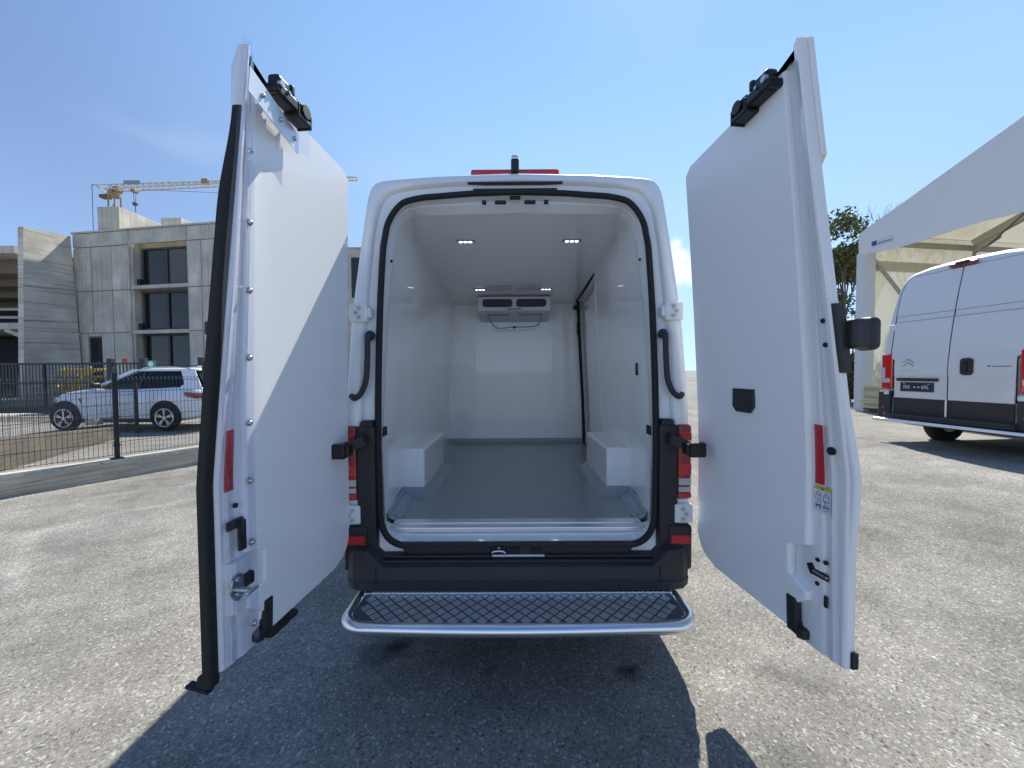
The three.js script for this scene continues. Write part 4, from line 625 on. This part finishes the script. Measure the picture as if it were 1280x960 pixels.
  for (let i = 0; i < 3; i++) part(sw, 'soffit_beam', triUV(bb(xl, xr2, sp(0, 336 + i * 10).y, sp(0, 318 + i * 10).y, -3 - i * 1.6, -1.2 - i * 1.6)), M.concBrown);
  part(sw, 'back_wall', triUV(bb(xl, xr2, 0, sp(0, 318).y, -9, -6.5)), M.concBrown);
  part(sw, 'floor_slab', triUV(bb(xl, xr2, sp(0, 412).y, sp(0, 404).y, -7, 0.2)), M.conc);
  for (const py of [387, 397]) part(sw, 'railing', bb(xl, xr2, sp(0, py + 1.4).y, sp(0, py - 1.4).y, 0.05, 0.15), M.conc2);
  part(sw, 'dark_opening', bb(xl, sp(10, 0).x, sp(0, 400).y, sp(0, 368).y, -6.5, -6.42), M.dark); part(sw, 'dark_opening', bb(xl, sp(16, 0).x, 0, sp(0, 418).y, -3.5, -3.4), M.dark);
  part(sw, 'brace', quadBar(sp(8, 412).add(V(0, 0, 0)).setZ(0), V(sp(22, 0).x, sp(0, 426).y, 0), 0.2, 0.25), M.conc);
  part(sw, 'post', triUV(bb(sp(20, 0).x, sp(25, 0).x, 0, sp(0, 318).y, -0.6, 0)), M.conc2);
}
{ // tower crane
  const z = 2.2 - 62, p = (px, py, dz = 0) => at(px, py, z + dz), s = 62 / 480;
  const c = thing('tower_crane', 'yellow lattice tower crane rising behind the concrete building', 'crane');
  const tp = p(143, 244), base = V(tp.x, 0, z), mast = [];
  for (const [dx, dz] of [[-0.5, -0.5], [0.5, -0.5], [0.5, 0.5], [-0.5, 0.5]]) mast.push(bar(V(base.x + dx, 0, z + dz), V(base.x + dx, tp.y, z + dz), 0.11));
  for (let y = 0; y < tp.y - 1.9; y += 1.8) { mast.push(bar(V(base.x - 0.5, y, z + 0.5), V(base.x + 0.5, y + 1.8, z + 0.5), 0.06), bar(V(base.x + 0.5, y, z - 0.5), V(base.x - 0.5, y + 1.8, z - 0.5), 0.06), bar(V(base.x + 0.5, y, z + 0.5), V(base.x + 0.5, y + 1.8, z - 0.5), 0.06), bar(V(base.x - 0.5, y, z + 0.5), V(base.x - 0.5, y + 1.8, z - 0.5), 0.06)); }
  part(c, 'mast', mast, M.crane);
  const j0 = p(150, 236), j1 = p(446, 222), yT = (t) => lerp(p(120, 231).y, p(446, 220.5).y, t), jib = [], n = 40;
  const lo = (t) => V(lerp(p(118, 231).x, j1.x, t), lerp(p(150, 238.5).y, p(446, 223.5).y, t), z), up = (t) => V(lerp(p(118, 231).x, j1.x, t), lerp(p(118, 231).y, p(446, 221).y, t), z);
  const wdt = 0.5;
  for (let i = 2; i < n; i++) { const t0 = i / n, t1 = (i + 1) / n, tm = (t0 + t1) / 2; for (const o of [-wdt, wdt]) { const a = lo(t0), b = lo(t1), m = up(tm); a.z += o; b.z += o; jib.push(bar(a, b, 0.085), bar(a, m, 0.05), bar(m, b, 0.05)); } jib.push(bar(up(t0 - 0.5 / n), up(t0 + 0.5 / n), 0.095)); const q = lo(t0), q2 = lo(t0); q.z -= wdt; q2.z += wdt; jib.push(bar(q, q2, 0.05)); }
  jib.push(bar(up(0), up(2.5 / n), 0.10), bar(up(0), lo(2 / n), 0.08), bar(up(1), lo(1), 0.1));
  part(c, 'jib', jib, M.craneLight);
  part(c, 'slewing_unit', [box(1.2, 0.6, 1.0, tp.x + 0.1, p(0, 246).y, z, 0.1), box(0.7, 0.9, 0.8, tp.x - 0.3, p(0, 242).y, z, 0.1), box(0.5, 0.6, 0.9, tp.x + 0.7, p(0, 240).y, z, 0.05), box(0.9, 0.25, 0.8, tp.x + 0.5, p(0, 236).y, z, 0.05)], M.crane);
  const cw = p(132, 246); part(c, 'counterweight', box(1.3, 0.55, 0.9, cw.x, cw.y, z, 0.08), M.yellowDark); part(c, 'counter_arm', [bar(p(120, 232), p(135, 244), 0.09), bar(p(126, 247), p(150, 240), 0.1), bar(p(138, 233), p(132, 244), 0.08)], M.craneLight);
  part(c, 'panel_board', box(2.6, 0.6, 0.1, p(172, 232).x, p(172, 231.5).y, z + 0.9), M.craneGrey);
  const tr = p(168, 239); part(c, 'trolley', box(0.7, 0.45, 0.8, tr.x, tr.y, z, 0.08), M.crane);
  part(c, 'hook_block', [bar(p(167, 241), p(167.5, 254), 0.035), bar(p(170, 241), p(169.5, 254), 0.035), box(0.65, 0.5, 0.4, p(169, 255).x, p(169, 255).y, z, 0.1), bar(p(169, 256), p(169.5, 265), 0.06)], M.rope);
  part(c, 'winch', box(1.0, 0.8, 0.7, p(257, 227).x, p(257, 227).y, z, 0.1), M.crane);
  part(c, 'hanging_rope', bar(p(115, 231), p(117, 296), 0.045), M.rope); part(c, 'tie_rope', bar(p(178, 237), p(275, 241), 0.03), M.rope); part(c, 'tip_bar', bar(p(115, 231), up(0.02), 0.07), M.rope);
}

// ------------------------------------------------------------------ right: marquee, panels, second van, trees
const TG = groundY(10.5);
{
  const F = at(1071, 517, 2.2 - 11.4), r = 0.163;
  const t = thing('marquee', 'large white marquee with open gable on the right behind the parked van', 'tent', [F.x, TG, F.z], r);
  // local: x along the ridge away from us, z along the gable towards the camera, y from the yard
  const EA = 5.62 - TG, EB = 4.98 - TG, W = 10, AP = EA + 5 * 0.40, LEN = 16;
  const cloth = (pts, n = 1) => { const P = [], I = []; return null; };
  // gable cloth with a slightly sagging lower edge
  { const n = 40, rings = []; for (let i = 0; i <= n; i++) { const z = i / n * W, top = EA + (z < 5 ? z : W - z) * 0.40, bot = EB - 0.02 - 0.06 * Math.sin(i / n * Math.PI * 4) ** 2 + 0.01 * fbm(z * 2, 1, 1, 2), o = 0.03 * fbm(z * 0.9, 4, 2, 3); rings.push([V(-0.05 + o, bot, z), V(-0.07 + o, (top + bot) / 2, z), V(-0.05 + o * 0.5, top, z), V(-0.035 + o * 0.5, top, z), V(-0.055 + o, (top + bot) / 2, z), V(-0.035 + o, bot, z)]); }
    part(t, 'gable_cloth', loft(rings, { capA: true, capB: true, crease: 0.5 }), M.cloth); }
  const sheet = (a, b, c, d, nu = 20, nv = 6, sag = 0.05) => { const P = [], I = []; for (let j = 0; j <= nv; j++) for (let i = 0; i <= nu; i++) { const u = i / nu, v = j / nv, p = a.clone().lerp(b, u).lerp(d.clone().lerp(c, u), v); p.y -= sag * Math.sin(Math.PI * v) * Math.abs(Math.sin(Math.PI * u * 4)); P.push(p.x, p.y, p.z); } for (let j = 0; j < nv; j++) for (let i = 0; i < nu; i++) { const k = j * (nu + 1) + i; I.push(k, k + 1, k + nu + 1, k + 1, k + nu + 2, k + nu + 1); } const g = new THREE.BufferGeometry(); g.setAttribute('position', new THREE.Float32BufferAttribute(P, 3)); g.setIndex(I); g.computeVertexNormals(); return g; };
  part(t, 'roof_cloth', sheet(V(-0.03, EA, 0), V(LEN, EA, 0), V(LEN, AP, 5), V(-0.03, AP, 5)), M.clothWarm);
  part(t, 'roof_cloth', sheet(V(-0.03, AP, 5), V(LEN, AP, 5), V(LEN, EA, W), V(-0.03, EA, W)), M.clothWarm);
  part(t, 'side_cloth', sheet(V(0.12, 0.05, 0.02), V(LEN, 0.05, 0.02), V(LEN, EA, 0.02), V(0.12, EA, 0.02), 24, 4, 0), M.clothWarm);
  part(t, 'end_cloth', sheet(V(LEN, 0.0, 0), V(LEN, 0, W), V(LEN, EA, W), V(LEN, EA, 0), 4, 4, 0), M.clothWarm);
  for (const x of [0, 4, 8, 12]) for (const z of [0, W]) { if (x > 4 && z) continue; const lg = part(t, 'leg', bb(x - 0.04, x + 0.30, 0, EB + 0.1, z - 0.02, z + 0.20, 0.01), x === 0 ? M.tentAlu : M.tentAluDull); part(lg, 'base_plate', bb(x - 0.1, x + 0.36, -0.02, 0.012, z - 0.08, z + 0.28), M.tentAluDull); }
  part(t, 'corner_cloth', bb(-0.055, 0.02, 0.06, EB + 0.05, -0.06, 0.16, 0.01), std([0.6, 0.62, 0.64], 0.6));
  for (const x of [4, 8, 12]) { part(t, 'rafter', [quadBar(V(x, EA - 0.12, 0.1), V(x, AP - 0.12, 5), 0.13, 0.22), quadBar(V(x, AP - 0.12, 5), V(x, EA - 0.12, W), 0.13, 0.22)], M.tentAluDull); part(t, 'knee_plate', mat4(extrude([[0, 0], [0.55, 0.3], [0.55, 0.42], [0, 0.2], [-0.1, -0.6], [0.05, -0.6]], 0.1, 0.01), x, EA - 0.45, 0.15, 0, -Math.PI / 2, 0), M.tentAluDull); }
  part(t, 'purlin', quadBar(V(0.2, EA - 0.28, 0.12), V(LEN, EA - 0.28, 0.12), 0.1, 0.14), M.tentAluDull);
  part(t, 'purlin', quadBar(V(0.1, AP - 0.15, 5), V(LEN, AP - 0.15, 5), 0.1, 0.14), M.tentAluDull);
  part(t, 'brace', quadBar(V(0.2, EB - 0.02, 0.13), V(3.9, 0.9, 0.13), 0.05, 0.10), M.tentAluDull);
  part(t, 'tie_cable', bar(V(3.9, EA - 0.3, 0.5), V(0.3, EA + 0.6, 4.4), 0.02), M.rope);
  part(t, 'seam_band', bb(0.2, LEN, EA - 1.05, EA - 0.75, 0.005, 0.012), std([0.58, 0.52, 0.38], 0.8));
  // printed logo: blue mark and a line of small dark letters
  const lg = tex(canvas(512, 160, (c) => { c.fillStyle = '#dcdee0'; c.fillRect(0, 0, 512, 160); c.fillStyle = '#1b3a9a'; c.fillRect(6, 12, 134, 136); c.fillStyle = '#5b78c8'; c.beginPath(); c.moveTo(6, 148); c.lineTo(80, 40); c.lineTo(140, 40); c.lineTo(140, 12); c.lineTo(60, 12); c.lineTo(6, 90); c.fill(); c.fillStyle = '#4a5564'; c.font = 'bold 62px sans-serif'; for (let i = 0; i < 9; i++) c.fillRect(166 + i * 36, 96 - (i % 3) * 5, 25, 40 + (i % 3) * 5); }));
  part(t, 'logo_print', mat4(new THREE.PlaneGeometry(0.52, 0.15), -0.085, EB + 0.22, 0.62, 0, -Math.PI / 2, 0), std([0.86, 0.86, 0.86], 0.6, { map: lg }));
}
{ // insulation panels on a pallet just inside the marquee
  const C = at(1098, 516, 2.2 - 11.0), y0 = TG;
  const pal = thing('pallet', 'wooden pallet under the stack of cream panels', 'pallet', [C.x + 0.55, y0, C.z], 0.163);
  for (const x of [-0.5, 0, 0.5]) part(pal, 'runner', bb(x - 0.05, x + 0.05, 0, 0.1, -0.5, 0.5), M.wood); for (let i = 0; i < 5; i++) part(pal, 'deck_board', bb(-0.6, 0.6, 0.1, 0.12, -0.5 + i * 0.21, -0.36 + i * 0.21), M.wood);
  for (let i = 0; i < 9; i++) {
    const top = i === 8, m = single('insulation_panel', box(1.5 + (i < 4 ? 0.05 : 0), 0.066, 1.0, 0, 0, 0, 0.006), i % 3 === 1 ? M.creamDark : M.cream, ['cream insulation panel, lowest of the stack on the wooden pallet', 'cream insulation panel, second from the bottom of the stack by the marquee post', 'cream insulation panel, third from the bottom of the stack by the marquee post', 'cream insulation panel, fourth from the bottom of the stack by the marquee post', 'cream insulation panel at mid height of the stack by the marquee post', 'cream insulation panel, fourth from the top of the stack by the marquee post', 'cream insulation panel, third from the top of the stack by the marquee post', 'cream insulation panel, second from the top of the stack by the marquee post', 'cream insulation panel, topmost of the stack beside the marquee post'][i], 'panel', 'insulation panels in the stack');
    m.position.set(C.x + 0.55 + rr(-0.03, 0.03), y0 + 0.155 + i * 0.072, C.z + rr(-0.03, 0.03)); m.rotation.y = 0.163;
  }
}
{ // the second van, rear towards us
  const ang = -1.469, v = thing('parked_van', 'white panel van with closed rear doors parked at the marquee on the right', 'van', [6.57, groundY(6.2) - 0.04, -3.62], ang);
  const half = [[0, 0.45], [0.86, 0.45], [0.92, 0.5], [0.945, 0.8], [0.95, 1.3], [0.935, 1.8], [0.905, 2.2], [0.86, 2.6], [0.82, 2.74], [0.77, 2.82], [0.68, 2.875], [0.45, 2.92], [0, 2.94]];
  const poly = mirror(half), ln = (y) => 0.26 * Math.pow(Math.max(0, (y - 1.3) / 1.64), 1.5);
  const pr = (sx, yt, yb) => poly.map(([x, y]) => [x * sx, yb + (y - 0.45) * (yt - yb) / (2.94 - 0.45)]);
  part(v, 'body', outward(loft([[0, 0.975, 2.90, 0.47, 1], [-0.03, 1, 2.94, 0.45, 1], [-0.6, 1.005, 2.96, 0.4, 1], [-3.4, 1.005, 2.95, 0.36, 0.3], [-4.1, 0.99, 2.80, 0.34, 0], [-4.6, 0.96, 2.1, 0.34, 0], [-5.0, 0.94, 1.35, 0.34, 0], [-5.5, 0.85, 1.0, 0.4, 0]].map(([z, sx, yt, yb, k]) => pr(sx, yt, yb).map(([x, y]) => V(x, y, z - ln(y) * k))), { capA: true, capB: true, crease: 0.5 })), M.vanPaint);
  // rear doors as bent panels
  const bend = (g) => { const p = g.attributes.position; for (let i = 0; i < p.count; i++) p.setZ(i, p.getZ(i) - ln(p.getY(i))); return g; };
  const pan = (xL, xR, y0, y1, z0, z1, r = 0.012, ny = 24) => outward(loft([...Array(ny + 1)].map((_, i) => { const y = lerp(y0, y1, i / ny), e = Math.max(0, 0.02 - Math.min(y - y0, y1 - y)) * 0.5, a = xL(y), b = xR(y), l = ln(y); return [V(a + r, y, z1 - l), V(b - r, y, z1 - l), V(b, y, z1 - r - l), V(b, y, z0 - l), V(a, y, z0 - l), V(a, y, z1 - r - l)]; }), { capA: true, capB: true, crease: 0.4 }));
  const wd = (y) => { const p = ray(poly, [0, 1.6], Math.atan2(y - 1.6, 0.8)); let lo = 0; for (let i = 1; i < half.length; i++) if (y >= half[i - 1][1] && y <= half[i][1] && half[i][1] > half[i - 1][1]) lo = lerp(half[i - 1][0], half[i][0], (y - half[i - 1][1]) / (half[i][1] - half[i - 1][1])); return lo; };
  const edge = (y) => y < 1.42 ? 0.74 : Math.min(lerp(0.74, 0.80, sm(1.42, 1.46, y)), wd(y) - 0.075);
  for (const s of [-1, 1]) {
    const lo = s < 0 ? (y) => -edge(y) : () => 0.006, hi = s < 0 ? () => -0.006 : edge;
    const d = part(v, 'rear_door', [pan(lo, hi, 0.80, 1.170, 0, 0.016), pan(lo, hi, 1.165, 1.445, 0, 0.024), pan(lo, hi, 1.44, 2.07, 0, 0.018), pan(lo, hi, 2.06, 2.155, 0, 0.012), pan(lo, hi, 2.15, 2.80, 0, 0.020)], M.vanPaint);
    if (s < 0) {
      part(d, 'plate_bar', bb(-0.68, -0.10, 1.075, 1.125, 0.02, 0.05, 0.012), M.blackPlastic);
      const pt = tex(canvas(512, 128, (c) => { c.fillStyle = '#1a2036'; c.fillRect(0, 0, 512, 128); c.strokeStyle = '#4a5266'; c.lineWidth = 4; c.strokeRect(4, 4, 504, 120); c.fillStyle = '#ccd2e0'; c.font = 'bold 66px sans-serif'; c.fillText('IOS', 44, 88); c.fillText('GTL', 330, 88); c.fillRect(214, 56, 28, 20); c.fillRect(276, 56, 28, 20); c.fillRect(48, 14, 20, 10); c.fillRect(430, 14, 24, 10); }));
      const np = part(d, 'number_plate', bb(-0.63, -0.16, 0.905, 1.055, 0.018, 0.026, 0.003), M.blackPlastic); part(np, 'plate_print', mat4(new THREE.PlaneGeometry(0.455, 0.14), -0.395, 0.98, 0.0275), std(0xffffff, 0.4, { map: pt }));
      const chev = (y) => extrude([[-0.085, y - 0.025], [0, y + 0.03], [0.085, y - 0.025], [0.085, y - 0.002], [0, y + 0.055], [-0.085, y - 0.002]], 0.008, 0.002);
      part(d, 'emblem', mat4(chev(0.0), -0.52, 1.33, 0.02), M.aluBright); part(d, 'emblem', mat4(chev(0.055), -0.52, 1.33, 0.02), M.aluBright);
      part(d, 'emblem_letters', [...Array(7)].map((_, i) => box(0.026, 0.022, 0.006, -0.635 + i * 0.038, 1.245, 0.024, 0.002)), M.alu);
    } else {
      part(d, 'door_handle', mat4(extrude(rrect(-0.075, 0.075, -0.125, 0.125, 0.05), 0.014, 0.004), 0.235, 1.30, 0.02), M.blackPlastic).userData.label = 'black oval handle'; part(d, 'handle_grip', mat4(extrude(rrect(-0.03, 0.03, -0.085, 0.085, 0.028), 0.012, 0.003), 0.22, 1.30, 0.034), M.blackMetal);
      part(d, 'model_letters', [box(0.035, 0.022, 0.006, 0.475, 1.305, 0.024, 0.002), ...[...Array(9)].map((_, i) => box(0.018, 0.016, 0.006, 0.515 + i * 0.022, 1.30, 0.024, 0.002))], M.greyPlate);
    }
    part(d, 'lower_cladding', bb(s * 0.008, s * 0.74, 0.52, 0.79, 0.0, 0.018, 0.008), M.blackPlastic);
    const tl = part(v, 'tail_light', bb(s * 0.765, s * 0.955, 0.93, 1.53, -0.14, 0.014, 0.03), M.redLens);
    part(tl, 'reversing_lens', [bb(s * 0.80, s * 0.957, 1.04, 1.12, -0.12, 0.018, 0.01), bb(s * 0.88, s * 0.957, 1.12, 1.30, -0.12, 0.018, 0.01)], M.clearLens);
    part(v, 'corner_bumper', [bb(s * 0.77, s * 0.965, 0.44, 0.90, -0.30, 0.055, 0.035), bb(s * 0.75, s * 0.9, 0.86, 0.91, -0.1, 0.03, 0.01)], M.blackGrain);
    part(v, 'corner_reflector', cyl(0.025, 0.01, s * 0.87, 0.62, 0.056, Math.PI / 2), M.redLensDark);
    part(v, 'door_hinge', bb(s * 0.785, s * 0.86, 0.84, 0.91, 0.03, 0.062, 0.01), M.vanPaint); part(v, 'door_hinge', bb(s * (edge(2.0) - 0.02), s * (edge(2.0) + 0.08), 1.93, 2.03, 0.0 - ln(2), 0.03 - ln(2), 0.01), M.vanPaint);
  }
  part(v, 'bumper', [bb(-0.80, 0.80, 0.44, 0.54, -0.25, 0.13, 0.03), bb(-0.79, 0.79, 0.50, 0.53, 0.0, 0.16, 0.01)], M.blackGrain);
  part(v, 'step_tube', [bar(V(-0.91, 0.415, 0.17), V(0.97, 0.415, 0.17), 0.032, 16), mat4(new THREE.SphereGeometry(0.032, 14, 10), -0.91, 0.415, 0.17), mat4(new THREE.SphereGeometry(0.032, 14, 10), 0.97, 0.415, 0.17)], M.alu);
  part(v, 'brake_light', mat4(new RoundedBoxGeometry(0.34, 0.055, 0.05, 2, 0.02), 0, 2.845, 0.03 - ln(2.845), -0.3), M.redLensDark);
  part(v, 'roof_camera', mat4(new RoundedBoxGeometry(0.15, 0.06, 0.07, 2, 0.02), 0, 2.865, 0.045 - ln(2.86)), M.blackPlastic);
  part(v, 'door_gap', bend(new THREE.BoxGeometry(0.010, 2.28, 0.006, 1, 24, 1).translate(0, 1.66, 0.002)), M.rubber);
  for (const s of [-1, 1]) part(v, 'door_gap', tube([...Array(24)].map((_, i) => { const y = lerp(0.80, 2.80, i / 23); return V(s * (edge(y) + 0.004), y, 0.006 - ln(y)); }), 0.006, 60, 6), M.rubber);
  part(v, 'door_gap', tube([...Array(12)].map((_, i) => { const x = lerp(-edge(2.8), edge(2.8), i / 11); return V(x, 2.803, 0.008 - ln(2.803)); }), 0.006, 30, 6), M.rubber);
  for (const y of [2.06, 2.155]) part(v, 'pressed_line', tube([V(-edge(y) + 0.01, y, 0.0195 - ln(y)), V(0, y, 0.0195 - ln(y)), V(edge(y) - 0.01, y, 0.0195 - ln(y))], 0.0035, 20, 6), M.greyPlate);
  part(v, 'door_strip', bb(-0.012, 0.012, 0.53, 0.80, 0.016, 0.03, 0.004), M.alu);
  part(v, 'underbody', bb(-0.8, 0.8, 0.32, 0.6, -5.2, -0.3), M.underbody);
  for (const [x, z] of [[-0.76, -1.0], [0.76, -1.0], [-0.76, -4.5], [0.76, -4.5]]) { const w = part(v, 'wheel', mat4(new THREE.TorusGeometry(0.225, 0.115, 14, 40), x, 0.335, z, 0, Math.PI / 2), M.tyre); part(w, 'rim', cyl(0.2, 0.17, x, 0.335, z, 0, 0, Math.PI / 2, 28), M.steel); }
}
// ------------------------------------------------------------------ trees
function leafCloud(blobs, n, size, cA, cB) {
  const P = [], N = [], C = [];
  const tot = blobs.reduce((s, b) => s + b[3] ** 2, 0);
  for (const [bx, by, bz, br] of blobs) for (let k = 0, m = Math.round(n * br * br / tot); k < m; k++) {
    const d = V(rr(-1, 1), rr(-1, 1), rr(-1, 1)).normalize().multiplyScalar(br * Math.pow(rnd(), 0.45)); d.y *= 0.8;
    const c = V(bx, by, bz).add(d), a = V(rr(-1, 1), rr(-1, 1), rr(-1, 1)).normalize(), b = a.clone().cross(V(rr(-1, 1), rr(-1, 1), rr(-1, 1))).normalize(), s = size * rr(0.6, 1.3), t = rnd();
    const q = [c.clone().addScaledVector(a, s), c.clone().addScaledVector(b, s * 0.5), c.clone().addScaledVector(a, -s), c.clone().addScaledVector(b, -s * 0.5)], nn = a.clone().cross(b);
    for (const i of [0, 1, 2, 0, 2, 3]) { P.push(q[i].x, q[i].y, q[i].z); N.push(nn.x, nn.y, nn.z); C.push(lerp(cA[0], cB[0], t), lerp(cA[1], cB[1], t), lerp(cA[2], cB[2], t)); }
  }
  const g = new THREE.BufferGeometry(); g.setAttribute('position', new THREE.Float32BufferAttribute(P, 3)); g.setAttribute('normal', new THREE.Float32BufferAttribute(N, 3)); g.setAttribute('color', new THREE.Float32BufferAttribute(C, 3)); return g;
}
function limbs(base, h, r, depth, spread, tips, out, dir = V(0, 1, 0)) {
  const end = base.clone().addScaledVector(dir, h); out.push(mat4(new THREE.CylinderGeometry(r * 0.62, r, h, 7), 0, h / 2, 0).applyQuaternion(new THREE.Quaternion().setFromUnitVectors(V(0, 1, 0), dir)).translate(base.x, base.y, base.z));
  if (!depth) { tips.push(end); return; }
  const k = depth > 2 ? 3 : 2 + (rnd() < 0.5 ? 1 : 0);
  for (let i = 0; i < k; i++) { const d = dir.clone().add(V(rr(-1, 1), rr(-0.15, 0.75), rr(-1, 1)).multiplyScalar(spread)).normalize(); limbs(base.clone().lerp(end, rr(0.72, 1)), h * rr(0.6, 0.85), r * 0.58, depth - 1, spread, tips, out, d); }
}
const white = leafMat([1, 1, 1]);
function tree(name, label, pos, h, r, depth, spread, leaf, group) {
  const t = thing(name, label, 'tree', pos), tips = [], out = []; limbs(V(0, -0.2, 0), h, r, depth, spread, tips, out); part(t, 'trunk', out, leaf ? M.bark : M.barkGrey);
  if (leaf) part(t, 'crown', leafCloud([...tips.map((p) => [p.x, p.y, p.z, rr(leaf.r * 0.6, leaf.r * 1.2)]), ...[...Array(leaf.extra || 0)].map(() => [rr(-0.9, 0.9), rr(leaf.lo, leaf.hi), rr(-0.8, 0.8), rr(0.25, 0.6)])], leaf.n, leaf.s, leaf.a, leaf.b), white);
  return t;
}
{
  const G = TG, p1 = at(1050, 465, -13.6), p2 = at(1079, 465, -20), p3 = at(1128, 465, -17), p4 = at(1030, 465, -24);
  tree('leafy_tree', 'leafy green tree between the right door and the marquee post', [p1.x - 0.1, G, p1.z], 2.15, 0.12, 4, 0.34, { n: 8000, s: 0.085, r: 0.42, extra: 20, lo: 2.2, hi: 7.6, a: [0.035, 0.06, 0.015], b: [0.13, 0.15, 0.035] });
  tree('bare_tree', 'bare grey tree rising over the near end of the marquee roof', [p2.x + 0.1, G, p2.z], 3.75, 0.11, 5, 0.40, null);
  tree('leafy_tree', 'thin leafy tree whose top shows above the marquee roof edge', [p3.x, G, p3.z], 3.5, 0.14, 4, 0.36, { n: 2200, s: 0.09, r: 0.5, a: [0.04, 0.065, 0.02], b: [0.12, 0.14, 0.04] });
  for (const [px, z, h, l] of [[1046, -11.8, 1.5, 'dark green bush at the foot of the leafy tree'], [1058, -15.5, 2.3, 'yellow green bush beside the marquee post']]) {
    const p = at(px, 500, z), b = thing('bush', l, 'bush', [p.x, G, z]), bl = []; for (let i = 0; i < 9; i++) bl.push([rr(-0.7, 0.7), rr(0.3, h), rr(-0.6, 0.6), rr(0.35, 0.6)]);
    part(b, 'stem', [0, 1, 2].map((i) => bar(V(0, 0, 0), V(rr(-0.5, 0.5), h, rr(-0.4, 0.4)), 0.03)), M.bark); part(b, 'foliage', leafCloud(bl, 5000, 0.075, [0.035, 0.05, 0.012], h > 2 ? [0.16, 0.15, 0.03] : [0.08, 0.10, 0.03]), white);
  }
  const q = at(1040, 500, -10.6), f = thing('yard_fence', 'low dark fence post and rail beside the marquee post', 'fence', [q.x, G, -10.6]); part(f, 'post', bb(0.28, 0.36, 0, 1.9, -0.04, 0.04), M.fence); part(f, 'post', bb(-1.4, -1.32, 0, 1.9, -0.04, 0.04), M.fence); part(f, 'rail', bb(-1.4, 0.5, 0.9, 0.96, -0.03, 0.03), M.fence); part(f, 'rail', bb(-1.4, 0.5, 1.75, 1.81, -0.03, 0.03), M.fence); part(f, 'board', bb(-1.4, 0.6, 0.05, 0.55, -0.02, 0.02), M.fenceDark);
}
renderer.render(scene, camera);
